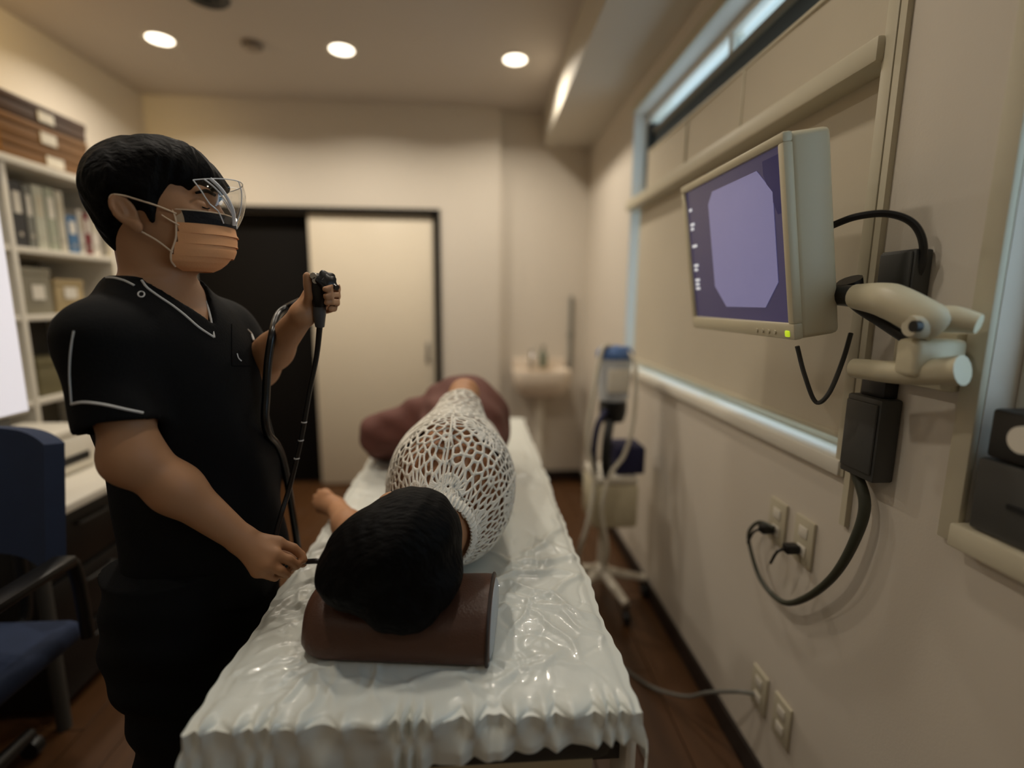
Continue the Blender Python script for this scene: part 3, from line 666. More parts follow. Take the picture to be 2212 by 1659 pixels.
def ell(c, r, Rm=None):
    """ellipsoid; Rm columns are its own axes in the world"""
    c = np.array(c, float); r = np.array(r, float)
    def fn(X, Y, Z):
        x, y, z = X-c[0], Y-c[1], Z-c[2]
        if Rm is not None:
            x, y, z = [Rm[0, i]*x+Rm[1, i]*y+Rm[2, i]*z for i in range(3)]
        k0 = np.sqrt((x/r[0])**2+(y/r[1])**2+(z/r[2])**2); k1 = np.sqrt((x/r[0]**2)**2+(y/r[1]**2)**2+(z/r[2]**2)**2)+1e-9
        return k0*(k0-1)/k1
    e = np.array([max(r)]*3) if Rm is not None else r
    return fn, c-e, c+e
def smooth_table(tb, n=60):
    tb = np.array(sorted(tb), float); P = np.array(catmull(list(tb), 8)); P = P[np.argsort(P[:, 0])]; return P
def loft_z(C0, yaw, tb, pw=2.0):
    """upright body of elliptical sections: rows (z, forward offset, sideways offset, half depth, half width)"""
    T_ = smooth_table(tb); c, s = math.cos(yaw), math.sin(yaw)
    def fn(X, Y, Z):
        cu, cv, a, b = [np.interp(Z, T_[:, 0], T_[:, i]) for i in (1, 2, 3, 4)]
        u = (X-C0[0])*c+(Y-C0[1])*s-cu; v = -(X-C0[0])*s+(Y-C0[1])*c-cv
        q = (np.abs(u/a)**pw+np.abs(v/b)**pw)**(1/pw); d = (q-1)*np.minimum(a, b)
        return np.maximum(d, np.maximum(T_[0, 0]-Z, Z-T_[-1, 0]))
    R_ = max(T_[:, 3].max(), T_[:, 4].max())+.05
    return fn, np.array([C0[0]-R_, C0[1]-R_, T_[0, 0]]), np.array([C0[0]+R_, C0[1]+R_, T_[-1, 0]])
def loft_y(tb, pw=2.0):
    """lying body: rows (y, centre x, centre z, half x, half z)"""
    T_ = smooth_table(tb)
    def fn(X, Y, Z):
        cx, cz, a, b = [np.interp(Y, T_[:, 0], T_[:, i]) for i in (1, 2, 3, 4)]
        q = (np.abs((X-cx)/a)**pw+np.abs((Z-cz)/b)**pw)**(1/pw); d = (q-1)*np.minimum(a, b)
        return np.maximum(d, np.maximum(T_[0, 0]-Y, Y-T_[-1, 0]))
    return fn, np.array([(T_[:, 1]-T_[:, 3]).min(), T_[0, 0], (T_[:, 2]-T_[:, 4]).min()]), np.array([(T_[:, 1]+T_[:, 3]).max(), T_[-1, 0], (T_[:, 2]+T_[:, 4]).max()])
class Vox:
    def __init__(s, lo, hi, h):
        s.lo = np.array(lo, float); s.h = h; n = np.ceil((np.array(hi)-s.lo)/h).astype(int)+1
        s.n = n; s.g = np.full(tuple(n), .08, np.float32)
        s.ax = [(s.lo[i]+h*np.arange(n[i])).astype(np.float32) for i in range(3)]
    def _sub(s, lo, hi, m):
        i0 = np.clip(((lo-m-s.lo)/s.h).astype(int), 0, s.n-1); i1 = np.clip(((hi+m-s.lo)/s.h).astype(int)+2, 1, s.n)
        sl = tuple(slice(a, b) for a, b in zip(i0, i1))
        return sl, s.ax[0][sl[0]][:, None, None], s.ax[1][sl[1]][None, :, None], s.ax[2][sl[2]][None, None, :]
    def add(s, prim, k=.01):
        fn, lo, hi = prim; sl, X, Y, Z = s._sub(lo, hi, .03+k)
        if min(s.g[sl].shape) == 0: return s
        s.g[sl] = smin(s.g[sl], fn(X, Y, Z).astype(np.float32), k); return s
    def cut(s, prim, k=.004):
        fn, lo, hi = prim; sl, X, Y, Z = s._sub(lo, hi, .02+k)
        if min(s.g[sl].shape) == 0: return s
        s.g[sl] = -smin(-s.g[sl], fn(X, Y, Z).astype(np.float32), k); return s
    def warp(s, fn):
        X, Y, Z = s.ax[0][:, None, None], s.ax[1][None, :, None], s.ax[2][None, None, :]
        s.g = (s.g+fn(X, Y, Z)).astype(np.float32); return s
    def mesh(s, name, m, parent=None, relax=1):
        g = s.g; h = s.h
        g[0], g[-1] = .05, .05; g[:, 0], g[:, -1] = .05, .05; g[:, :, 0], g[:, :, -1] = .05, .05
        I = g < 0
        c = I[:-1, :-1, :-1].astype(np.int8)
        for dx in (0, 1):
            for dy in (0, 1):
                for dz in (0, 1):
                    if dx+dy+dz: c = c+I[dx:dx+c.shape[0], dy:dy+c.shape[1], dz:dz+c.shape[2]]
        act = np.argwhere((c > 0) & (c < 8)); idx = np.full(c.shape, -1, np.int64); idx[tuple(act.T)] = np.arange(len(act))
        co = np.zeros((len(act), 3)); cnt = np.zeros(len(act))
        off = [np.array((a, b, d)) for a in (0, 1) for b in (0, 1) for d in (0, 1)]
        val = {tuple(o): g[tuple((act+o).T)].astype(float) for o in off}
        for o in off:
            for a in range(3):
                if o[a] == 0:
                    o2 = o.copy(); o2[a] = 1; v0, v1 = val[tuple(o)], val[tuple(o2)]
                    mk = (v0 < 0) != (v1 < 0); t = np.where(mk, v0/(v0-v1+1e-20), 0)
                    p = np.tile(o.astype(float), (len(act), 1)); p[:, a] = t
                    co[mk] += p[mk]; cnt[mk] += 1
        vs = s.lo+h*(act+co/cnt[:, None])
        fs = []
        for a in range(3):
            b, d = (a+1) % 3, (a+2) % 3
            sl0 = [slice(None)]*3; sl1 = [slice(None)]*3; sl0[a] = slice(0, -1); sl1[a] = slice(1, None)
            cr = I[tuple(sl0)] != I[tuple(sl1)]
            e = np.argwhere(cr); e = e[(e[:, b] > 0) & (e[:, d] > 0) & (e[:, b] < g.shape[b]-1) & (e[:, d] < g.shape[d]-1)]
            q = []
            for ob, od in ((-1, -1), (0, -1), (0, 0), (-1, 0)):
                e2 = e.copy(); e2[:, b] += ob; e2[:, d] += od; q.append(idx[tuple(e2.T)])
            q = np.stack(q, 1); fl_ = I[tuple(e.T)]
            q = np.where(fl_[:, None], q, q[:, ::-1]); fs.append(q)
        fs = np.concatenate(fs); fs = fs[(fs >= 0).all(1)]
        for _ in range(relax):
            acc = np.zeros_like(vs); n_ = np.zeros(len(vs))
            for i in range(4):
                j = (i+1) % 4
                np.add.at(acc, fs[:, i], vs[fs[:, j]]); np.add.at(n_, fs[:, i], 1)
                np.add.at(acc, fs[:, j], vs[fs[:, i]]); np.add.at(n_, fs[:, j], 1)
            vs = vs*.5+.5*acc/np.maximum(n_, 1)[:, None]
        me = bpy.data.meshes.new(name); me.vertices.add(len(vs)); me.vertices.foreach_set('co', vs.ravel())
        me.loops.add(len(fs)*4); me.loops.foreach_set('vertex_index', fs.ravel().astype(np.int32))
        me.polygons.add(len(fs)); me.polygons.foreach_set('loop_start', np.arange(0, len(fs)*4, 4, dtype=np.int32))
        me.update(calc_edges=True); me.validate(); me.shade_smooth()
        return link(name, me, m, parent)
def bvh_of(o):
    me = o.data; n = len(me.vertices); co = np.zeros(n*3); me.vertices.foreach_get('co', co)
    return BVHTree.FromPolygons([tuple(v) for v in co.reshape(-1, 3)], [tuple(p.vertices) for p in me.polygons])
def drape_line(bv, px, lift=.001):
    """a line drawn on a surface as seen from where the photographer stands, laid on that surface"""
    out = []
    for a, b in px:
        d = ray(a, b); hit = bv.ray_cast(Vector(CAM), Vector(d).normalized())
        if hit[0] is not None: out.append(np.array(hit[0])+np.array(hit[1])*lift)
    return out
def pxy(a, b, y): return tuple(on_y(a, b, y))

# ------------------------------------------------------------------ the doctor
m_skin = mat('skin', (172, 127, 92), .52, var=.06, vs=14, bump=.03, bs=120, sss=.06, spec=.35)
m_hair = mat('black_hair', (5, 4, 4), .62, var=.3, vs=60, bump=.5, bs=160, spec=.10, stretch=(.3, 1, .3))
m_scrub = mat('black_scrub_cloth', (6, 7, 9), .85, var=.25, vs=20, bump=.12, bs=240, spec=.2)
m_pipe = mat('white_piping', (200, 200, 198), .6)
HC = np.array([-.600, 1.04, 1.55]); HY = math.radians(8); HR = rotz(HY)
hl = lambda x, y, z: HC+HR@np.array([x, y, z])          # head frame: x forward, y to his left, z up
TC = np.array([-.605, 1.045]); TY = math.radians(-15)
tl = lambda u, v, z: (TC[0]+u*math.cos(TY)-v*math.sin(TY), TC[1]+u*math.sin(TY)+v*math.cos(TY), z)
SR, SL = np.array(tl(.004, -.136, 1.308)), np.array(tl(-.004, .140, 1.308))
ER, WR = np.array(pxy(288, 985, .868)), np.array(pxy(515, 1160, .925))
EL, WL = np.array(pxy(560, 798, 1.17)), np.array(pxy(652, 682, 1.055))
body = Vox((-.90, .72, .0), (-.28, 1.38, 1.72), .0036)
torso = [(.80, .0, .02, .105, .12), (.95, .0, .022, .10, .115), (1.08, .0, .018, .105, .12), (1.20, .0, .004, .112, .145), (1.29, -.005, 0, .108, .150), (1.345, -.012, 0, .092, .130), (1.38, -.02, 0, .075, .105), (1.41, -.02, 0, .06, .075)]
body.add(loft_z(TC, TY, torso), .01)
for s_, S_ in ((-1, SR), (1, SL)): body.add(ell(S_, (.050, .050, .052)), .05)
body.add(cap(tl(-.01, 0, 1.36), hl(-.022, 0, -.06), .060, .057), .03)                       # neck
# head
body.add(ell(hl(-.012, 0, .030), (.100, .077, .088), HR), .03)
body.add(ell(hl(.030, 0, -.030), (.070, .064, .075), HR), .03)
body.add(ell(hl(.045, 0, -.080), (.045, .048, .032), HR), .03)
body.add(ell(hl(.074, 0, -.094), (.018, .022, .018), HR), .02)
body.add(ell(hl(.083, 0, .028), (.016, .046, .014), HR), .02)                                # brow
body.add(cap(hl(.094, 0, .010), hl(.112, 0, -.030), .008, .0125), .012)                      # nose
for s_ in (-1, 1):
    body.add(ell(hl(.062, s_*.040, -.025), (.026, .022, .022), HR), .02)                     # cheek
    body.cut(ell(hl(.098, s_*.033, .004), (.014, .018, .010), HR), .014)                     # eye socket
    body.add(ell(hl(.080, s_*.033, .002), (.012, .016, .010), HR), .006)                     # closed lid
    er = HR@euler(0, -.45, -s_*.42)
    body.add(ell(hl(-.022, s_*.083, -.020), (.0185, .0075, .029), er), .006)                   # ear
    body.cut(ell(hl(-.021, s_*.090, -.015), (.0115, .0075, .019), er), .003)
    body.cut(ell(hl(-.010, s_*.088, -.024), (.008, .010, .010), er), .003)
    body.add(ell(hl(-.024, s_*.085, -.017), (.004, .005, .013), er), .003)
    body.add(ell(hl(-.006, s_*.079, -.046), (.010, .007, .012), HR), .008)
body.add(ell(hl(.098, 0, -.060), (.010, .024, .007), HR), .008)                              # lips
# arms
def limb(V_, a, b, ra, rm, rb, k=.02):
    a = np.array(a); b = np.array(b); m_ = a+(b-a)*.38
    V_.add(cap(a, m_, ra, rm), k); V_.add(cap(m_, b, rm, rb), k)
limb(body, SR, ER, .048, .046, .040, .03); limb(body, ER, WR, .040, .040, .026, .025)
body.add(ell(ER+np.array([-.004, -.002, -.006]), (.037, .037, .036)), .03)
limb(body, SL, EL, .050, .046, .037, .03); limb(body, EL, WL, .036, .0345, .024, .03)
def hand(V_, wrist, palm, fingers, rp=.0125, kp=.018):
    wrist = np.array(wrist)
    for p in palm: V_.add(cap(wrist+(np.array(p)-wrist)*.12, p, rp*1.15, rp), kp)
    for f, r in fingers:
        for i in range(len(f)-1):
            V_.add(cap(f[i], f[i+1], r*(1-.07*i), r*(1-.07*(i+1))), .002 if i else .006)
# right hand: back of the hand to the camera, tube pinched between thumb and index finger
W = lambda *a: np.array(pxy(*a))
rk = [W(600, 1172, .945), W(593, 1198, .918), W(576, 1220, .903), W(556, 1234, .902)]
hand(body, WR, rk, [
    ([rk[0], W(634, 1184, .952), W(651, 1199, .955), W(656, 1210, .950)], .0098),
    ([rk[1], W(624, 1209, .924), W(641, 1221, .937), W(632, 1226, .953)], .0100),
    ([rk[2], W(605, 1232, .908), W(620, 1240, .922), W(608, 1242, .942)], .0096),
    ([rk[3], W(580, 1243, .906), W(595, 1248, .920), W(586, 1248, .938)], .0086),
    ([W(545, 1172, .952), W(590, 1186, .976), W(630, 1203, .978), W(654, 1217, .962)], .0112)])
# left hand: closed round the control section, thumb up
lp = [W(668, 636, 1.062), W(675, 648, 1.072), W(679, 660, 1.075), W(676, 670, 1.070)]
hand(body, WL, lp, [
    ([lp[0], W(708, 630, 1.096), W(738, 621, 1.074), W(723, 620, 1.028), W(702, 625, 1.012)], .0084),
    ([lp[1], W(710, 645, 1.096), W(737, 637, 1.070), W(722, 637, 1.026), W(704, 640, 1.013)], .0085),
    ([lp[2], W(710, 659, 1.090), W(731, 653, 1.066), W(718, 652, 1.028), W(705, 654, 1.018)], .0080),
    ([lp[3], W(706, 671, 1.080), W(722, 667, 1.060), W(712, 666, 1.034)], .0072),
    ([W(662, 664, 1.05), W(668, 640, 1.036), W(665, 614, 1.032), W(663, 596, 1.032)], .0100)], .013)
# legs inside the trousers
HIPR, HIPL = np.array(tl(0, -.075, .80)), np.array(tl(0, .090, .80))
for hp in (HIPR, HIPL):
    kn = hp*np.array([1, 1, 0])+np.array([.012, 0, .47]); an = hp*np.array([1, 1, 0])+np.array([-.01, 0, .07])
    limb(body, hp, kn, .066, .066, .050, .03); limb(body, kn, an, .050, .050, .035, .02)
doc = body.mesh('person', m_skin, None, 1)
tag(doc, 'man in black scrubs and orange visor mask standing at the bed holding an endoscope', 'person')
del body
# scrub top
top = Vox((-.90, .76, .70), (-.33, 1.36, 1.46), .005)
stab = [(.775, .010, .02, .160, .160), (.85, .012, .022, .158, .152), (.95, .014, .026, .158, .146), (1.05, .012, .022, .155, .150), (1.15, .006, .01, .148, .160), (1.24, .0, 0, .136, .168), (1.30, -.006, 0, .122, .166), (1.345, -.012, 0, .106, .146), (1.378, -.02, 0, .090, .116), (1.405, -.022, 0, .076, .098), (1.42, -.022, 0, .070, .082)]
top.add(loft_z(TC, TY, stab), .01)
def sleeve(V_, S_, E_, f, r0, r1):
    S_ = np.array(S_); E_ = np.array(E_); d_ = (E_-S_)/np.linalg.norm(E_-S_); e_ = S_+(E_-S_)*f
    cf, lo, hi = cap(S_, e_+d_*.05, r0, r1)
    pl = lambda X, Y, Z: (X-e_[0])*d_[0]+(Y-e_[1])*d_[1]+(Z-e_[2])*d_[2]
    V_.add((lambda X, Y, Z: np.maximum(cf(X, Y, Z), pl(X, Y, Z)), lo, hi), .03)
    V_.cut(cap(e_-d_*.035, e_+d_*.08, r1-.013, r1-.010), .003)
    return e_, d_
for S_ in (SR, SL): top.add(ell(S_+np.array([0, 0, .004]), (.064, .064, .060)), .06)
eR, dR = sleeve(top, SR+np.array([-.002, -.004, .0]), ER+np.array([-.006, -.006, 0]), .74, .057, .066)
eL, dL = sleeve(top, SL, EL, .62, .056, .062)
# back drape and front folds
def folds(X, Y, Z):
    u = (X-TC[0])*math.cos(TY)+(Y-TC[1])*math.sin(TY); v = -(X-TC[0])*math.sin(TY)+(Y-TC[1])*math.cos(TY)
    k_ = np.clip((1.33-Z)/.25, 0, 1)
    return .0045*k_*np.sin(v*46+Z*9+2*np.sin(Z*7))*np.clip(u*12, 0, 1)+.004*k_*np.sin(u*38+Z*14)+.0025*np.sin(Z*33+v*20)*k_
top.warp(folds)
# V neck opening
vt = np.array(tl(.115, .0, 1.300))
def vneck(X, Y, Z):
    u = (X-TC[0])*math.cos(TY)+(Y-TC[1])*math.sin(TY); v = -(X-TC[0])*math.sin(TY)+(Y-TC[1])*math.cos(TY)
    w_ = np.clip((Z-1.332)*.86, -.03, .066)
    return np.maximum(np.maximum(np.abs(v)-w_, 1.332-Z), -.005-u)
top.cut((vneck, np.array([-.75, .85, 1.29]), np.array([-.35, 1.25, 1.5])), .004)
top.cut(cap(tl(-.016, 0, 1.37), tl(-.016, 0, 1.55), .066, .070), .006)
scrub = top.mesh('scrub_top', m_scrub, doc, 1)
# trousers
tr = Vox((-.82, .80, .03), (-.40, 1.30, .86), .006)
tr.add(loft_z(TC, TY, [(.62, 0, 0, .10, .165), (.72, .004, 0, .135, .178), (.80, .006, 0, .14, .175), (.86, .006, 0, .14, .172)]), .01)
for hp in (HIPR, HIPL):
    g0 = hp*np.array([1, 1, 0])
    tr.add(cap(g0+np.array([0, 0, .74]), g0+np.array([.010, 0, .46]), .104, .084), .04); tr.add(cap(g0+np.array([.010, 0, .46]), g0+np.array([-.004, 0, .10]), .084, .076), .03)
tr.warp(lambda X, Y, Z: .004*np.sin(Z*36+X*30+2*np.sin(Z*11))+.003*np.sin(Z*71+Y*40))
tr.mesh('scrub_trousers', m_scrub, doc, 1)
m_shoe = mat('dark_shoe', (16, 15, 15), .5, var=.1)
for hp in (HIPR, HIPL):
    sv = Vox(hp*np.array([1, 1, 0])+np.array([-.10, -.07, -.005]), hp*np.array([1, 1, 0])+np.array([.22, .07, .12]), .006)
    g0 = hp*np.array([1, 1, 0])
    sv.add(cap(g0+np.array([-.03, 0, .045]), g0+np.array([.13, 0, .04]), .045, .040), .01); sv.add(ell(g0+np.array([0, 0, .07]), (.05, .045, .045)), .02)
    sv.cut((lambda X, Y, Z: Z-.004+0*X+0*Y, np.array([-2, -2, -1.]), np.array([2, 2, .004])), .001)
    sv.mesh('shoe', m_shoe, doc, 1)
# hair: cap, swept fringe, sideburns and nape
hv = Vox((-.76, .93, 1.44), (-.44, 1.16, 1.72), .003)
hv.add(ell(hl(-.014, 0, .036), (.105, .084, .087), HR), .01)
hv.add(ell(hl(-.040, 0, .022), (.075, .080, .078), HR), .02)
hv.add(ell(hl(.040, 0, .072), (.070, .070, .042), HR@euler(0, .55, 0)), .02)
hv.add(cap(hl(.060, -.020, .080), hl(.122, -.004, .036), .028, .006), .02)
hv.add(cap(hl(.060, .025, .078), hl(.108, .030, .045), .026, .010), .02)
hv.add(ell(hl(-.062, 0, -.035), (.030, .055, .045), HR), .03)
hv.add(cap(hl(-.066, -.020, -.04), hl(-.058, -.028, -.078), .022, .010), .02)
for s_ in (-1, 1): hv.add(cap(hl(.010, s_*.070, .02), hl(.016, s_*.072, -.034), .016, .005), .012)
hv.cut(ell(hl(.105, 0, -.030), (.072, .085, .060), HR), .008)                                  # face opening
for s_ in (-1, 1):
    hv.cut(ell(hl(.062, s_*.075, -.005), (.032, .036, .040), HR), .006)
    hv.cut(ell(hl(-.024, s_*.090, -.020), (.026, .020, .037), HR@euler(0, -.45, 0)), .004)
hv.warp(lambda X, Y, Z: .0010*np.sin(Y*150+X*40+np.sin(Z*40)*2)+.0012*np.sin(Y*330+X*60-Z*60+2*np.sin(X*70)))
hv.mesh('hair', m_hair, doc, 1)
for s_ in (-1, 1):
    MB().tube([hl(.083, s_*.052, .020), hl(.096, s_*.036, .027), hl(.103, s_*.016, .024)], [.002, .0035, .003], n=8).build('eyebrow', m_hair, doc)
    MB().tube([hl(.083, s_*.047, .000), hl(.0925, s_*.034, -.004), hl(.093, s_*.020, -.001)], .0012, n=6).build('eyelashes', m_hair, doc)
# white piping and marks on the scrub top
bv = bvh_of(scrub)
def piping(px, r=.0022, nm='white_piping'):
    p = drape_line(bv, px, .0006)
    if len(p) > 2: MB().tube(p, r, n=8, sub=3).build(nm, m_pipe, scrub)
piping([(306, 606), (318, 622), (345, 642), (372, 660), (400, 682), (430, 708), (462, 729)]); piping([(462, 729), (456, 690), (448, 660), (438, 636), (424, 618)])
piping([(230, 600), (248, 601), (270, 607), (290, 617)])
piping([(155, 873), (178, 869), (205, 871), (235, 876), (270, 884), (309, 892)]); piping([(160, 715), (153, 760), (151, 810), (155, 870)], .0014)
piping([(534, 712), (543, 722), (549, 740), (551, 755)]); piping([(511, 764), (514, 774), (520, 780)], .002)
rg = drape_line(bv, [(305+7*math.cos(a), 636+6*math.sin(a)) for a in np.linspace(0, 2*PI, 14, endpoint=False)], .0006)
if len(rg) > 6: MB().tube(rg, .0013, n=6, sub=2, closed=True).build('round_emblem', m_pipe, scrub)
# chest pocket
pk = [drape_line(bv, [(a, b) for a in np.linspace(500, 543, 8)], .0015) for b in np.linspace(700, 790, 8)]
if all(len(r) == 8 for r in pk): MB().slab(np.array(pk), .0015).build('pocket', m_scrub, scrub)

# face mask with pleats, foam strip, ear loops and clear visor
m_mask = mat('orange_mask_fabric', (236, 172, 120), .75, var=.04, vs=18, bump=.06, bs=300)
m_foam = mat('dark_foam', (24, 24, 28), .9, var=.2, vs=60, bump=.3, bs=200)
m_loop = mat('cream_elastic', (226, 200, 170), .7)
m_vis = film('visor_film', (0.93, 0.94, 0.95), .06, .09)
m_edge_streak = mat('visor_edge', (235, 238, 242), .12, spec=.9, alpha=.85)  # white of the film edges, also of the painted reflection streaks
fm = bpy.data.objects.new('face_mask', None); COL.objects.link(fm); fm.parent = doc; fm.location = tuple(hl(.09, 0, -.06)); fm['label'] = 'orange pleated mask with dark foam strip and clear visor'
# outline of the mask from below the eyes to under the chin: (z, half width, forward at centre, forward at side)
ms = np.array([(-.012, .060, .119, .046), (-.024, .062, .126, .050), (-.036, .062, .126, .051), (-.046, .062, .124, .050), (-.056, .061, .127, .049), (-.068, .061, .123, .046), (-.078, .062, .124, .042), (-.090, .061, .116, .037), (-.102, .057, .106, .034), (-.112, .046, .094, .036), (-.119, .030, .080, .040)])
def mask_pt(z, a, lift=0):
    hw_, fc, fs_ = [np.interp(-z, -ms[:, 0], ms[:, i]) for i in (1, 2, 3)]
    pl_ = .0035*(1 if (int((z+.2)/.0165) % 2) else -1)*0
    return hl(fs_+(fc-fs_)*math.cos(a*PI/2)**.85+lift, hw_*math.sin(a*PI/2)*1.08, z)
zz = []
for z0, z1 in [(-.034, -.050), (-.046, -.066), (-.062, -.084), (-.080, -.119)]: zz.append((z0, z1))
zz = [(-.0345, -.0525), (-.050, -.071), (-.069, -.093), (-.091, -.119)]
for i, (z0, z1) in enumerate(zz):        # four overlapping pleats, each lapping over the next below it
    P = [[mask_pt(z_, a_, .0055*(z0-z_)/(z0-z1)*(1 if i < 3 else .2)+.001) for a_ in np.linspace(-1, 1, 40)] for z_ in np.linspace(z0, z1, 7 if i < 3 else 14)]
    MB().slab(np.array(P), .0012).build('pleat', m_mask, fm)
P = [[mask_pt(z_, a_, .0035) for a_ in np.linspace(-.93, .93, 36)] for z_ in np.linspace(-.0125, -.0345, 6)]
MB().slab(np.array(P), .006).build('foam_strip', m_foam, fm)
P = [[mask_pt(z_, a_, .0005) for a_ in np.linspace(-1, 1, 40)] for z_ in np.linspace(-.012, -.036, 6)]
MB().slab(np.array(P), .001).build('upper_edge', mat('pale_mask_edge', (196, 170, 140), .6), fm)
MB().tube([mask_pt(-.012, a_, .004) for a_ in np.linspace(-1, 1, 24)], .0014, n=6, sub=2).build('top_binding', m_loop, fm)
for s_ in (-1, 1):
    MB().tube([mask_pt(z_, s_, .001) for z_ in np.linspace(-.012, -.112, 14)], .0018, n=6, sub=2).build('side_binding', m_loop, fm)
    MB().tube([mask_pt(-.020, s_*.98, .001), hl(.030, s_*.076, -.010), hl(.000, s_*.084, -.001), hl(-.020, s_*.087, .004), hl(-.036, s_*.088, .003), hl(-.040, s_*.086, -.012), hl(-.032, s_*.082, -.032)], .0016, n=8).build('ear_loop', m_loop, fm)
    MB().tube([mask_pt(-.088, s_*.99, .001), hl(.022, s_*.070, -.070), hl(.002, s_*.076, -.056), hl(-.016, s_*.078, -.046), hl(-.028, s_*.080, -.038), hl(-.032, s_*.082, -.032)], .0016, n=8).build('ear_loop', m_loop, fm)
    MB().tube([mask_pt(-.040, s_*.98, .002), mask_pt(-.034, s_*1.0, .0)+HR@np.array([-.010, s_*.006, .004]), mask_pt(-.030, s_*1.0, 0)+HR@np.array([-.018, s_*.007, .006])], .0013, n=6).build('loose_end', m_loop, fm)
# visor: film springing from the foam strip, leaning forward and up to the fringe
vz = [(-.030, .0, 1.0), (-.010, .010, 1.02), (.012, .016, 1.03), (.034, .018, 1.0), (.052, .014, .95)]
def vis_pt(i, a):
    z_, f_, w_ = vz[i]; b_ = mask_pt(-.022, a*.92, .008); wf = (.42, .62, .80, .93, 1.0)[i]; b_ = mask_pt(-.022, a*.92*wf, .008); l = np.linalg.inv(HR)@(b_-HC)
    return hl(l[0]+f_, l[1]*w_, z_-.012*abs(a)**2*(z_ > 0))
P = [[vis_pt(i, a_) for a_ in np.linspace(-1, 1, 36)] for i in range(5)]
Pd = np.array([catmull([P[i][j] for i in range(5)], 4) for j in range(36)]).transpose(1, 0, 2)
vs_ = MB().grid(Pd).build('visor', m_vis, fm)
MB().tube([Pd[-1][j] for j in range(0, 36, 3)], .0010, n=6, sub=2).build('visor_edge', m_edge_streak, fm)
for j in (0, 35): MB().tube([Pd[i][j] for i in range(0, len(Pd), 4)], .0013, n=6, sub=2).build('visor_edge', m_edge_streak, fm)
# white strips laid on the film stand in for its reflection streaks
def streak_line(a0, a1, r):
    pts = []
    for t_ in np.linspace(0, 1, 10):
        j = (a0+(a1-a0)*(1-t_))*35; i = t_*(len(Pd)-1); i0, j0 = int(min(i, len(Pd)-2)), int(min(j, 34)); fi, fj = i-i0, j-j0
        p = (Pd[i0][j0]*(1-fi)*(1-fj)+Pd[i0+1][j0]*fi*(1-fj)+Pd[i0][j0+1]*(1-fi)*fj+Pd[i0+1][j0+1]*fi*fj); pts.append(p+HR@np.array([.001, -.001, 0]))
    MB().tube(pts, r, n=6, sub=2).build('reflection_streak', m_edge_streak, fm)
streak_line(.12, .30, .0030); streak_line(.07, .27, .0014); streak_line(.42, .40, .0010)
# ------------------------------------------------------------------ the patient, lying on the left side, face to the doctor
m_skin2 = mat('skin_patient', (182, 132, 94), .55, var=.06, vs=14, sss=.06, spec=.35)
m_maroon = mat('maroon_trousers', (106, 64, 55), .8, var=.12, vs=16, bump=.12, bs=120)
m_cami = mat('black_camisole', (10, 9, 9), .8, var=.2)
ptab = [(.945, -.088, .905, .055, .056), (.985, -.080, .918, .072, .082), (1.03, -.068, .938, .105, .126), (1.08, -.062, .945, .128, .155), (1.15, -.060, .946, .138, .163), (1.25, -.062, .940, .136, .156), (1.38, -.062, .928, .126, .145), (1.50, -.056, .922, .122, .140), (1.62, -.048, .935, .140, .152), (1.74, -.044, .945, .152, .163), (1.84, -.05, .935, .14, .15), (1.88, -.05, .93, .10, .12)]
PS, PE, PW_ = np.array([-.060, 1.14, 1.042]), np.array(pxy(1003, 850, 1.47)), np.array([-.135, 1.60, .955])
QS, QE, QW = np.array([-.10, 1.11, .86]), np.array([-.295, 1.16, .818]), np.array(pxy(728, 1098, 1.345))
Uh = np.array([.06, -.99, .06]); Uh /= np.linalg.norm(Uh); Fh = np.array([-.93, -.05, -.34]); Fh -= Uh*(Fh@Uh); Fh /= np.linalg.norm(Fh)
QR = np.stack([Fh, np.cross(Uh, Fh), Uh], 1); QC = np.array([-.150, .872, .948])
ql = lambda x, y, z: QC+QR@np.array([x, y, z])*.94
er_ = lambda r: tuple(np.array(r)*.94)
pb_ = Vox((-.52, .72, .77), (.18, 2.50, 1.18), .0040)
pb_.add(loft_y(ptab), .01)
pb_.add(cap(ql(-.02, 0, -.06), (-.078, 1.01, .93), .050, .056), .03)
pb_.add(ell(ql(-.012, 0, .030), er_((.100, .077, .088)), QR), .03); pb_.add(ell(ql(.030, 0, -.030), er_((.070, .062, .075)), QR), .03)
pb_.add(ell(ql(.045, 0, -.080), er_((.043, .045, .032)), QR), .03); pb_.add(ell(ql(.072, 0, -.094), er_((.018, .020, .017)), QR), .02)
pb_.add(ell(ql(.083, 0, .028), er_((.016, .044, .014)), QR), .02); pb_.add(cap(ql(.094, 0, .010), ql(.110, 0, -.030), .007, .011), .012)
for s_ in (-1, 1):
    pb_.cut(ell(ql(.098, s_*.033, .004), (.013, .017, .010), QR), .012); pb_.add(ell(ql(.080, s_*.033, .002), (.012, .016, .010), QR), .006)
    pb_.add(ell(ql(-.012, s_*.078, -.020), (.019, .008, .030), QR), .006)
pb_.add(ell(ql(.098, 0, -.056), (.009, .021, .005), QR), .006); pb_.add(ell(ql(.096, 0, -.070), (.009, .019, .006), QR), .006)
limb(pb_, PS, PE, .054, .050, .041, .03); limb(pb_, PE, PW_, .040, .038, .025, .02)
limb(pb_, QS, QE, .050, .044, .038, .03); limb(pb_, QE, QW, .037, .036, .026, .02)
d_ = (QW-QE)/np.linalg.norm(QW-QE)
fk = [W(703, 1066, 1.385), W(694, 1075, 1.385), W(690, 1086, 1.38), W(694, 1097, 1.375)]           # lower hand: a loose fist over the bed edge
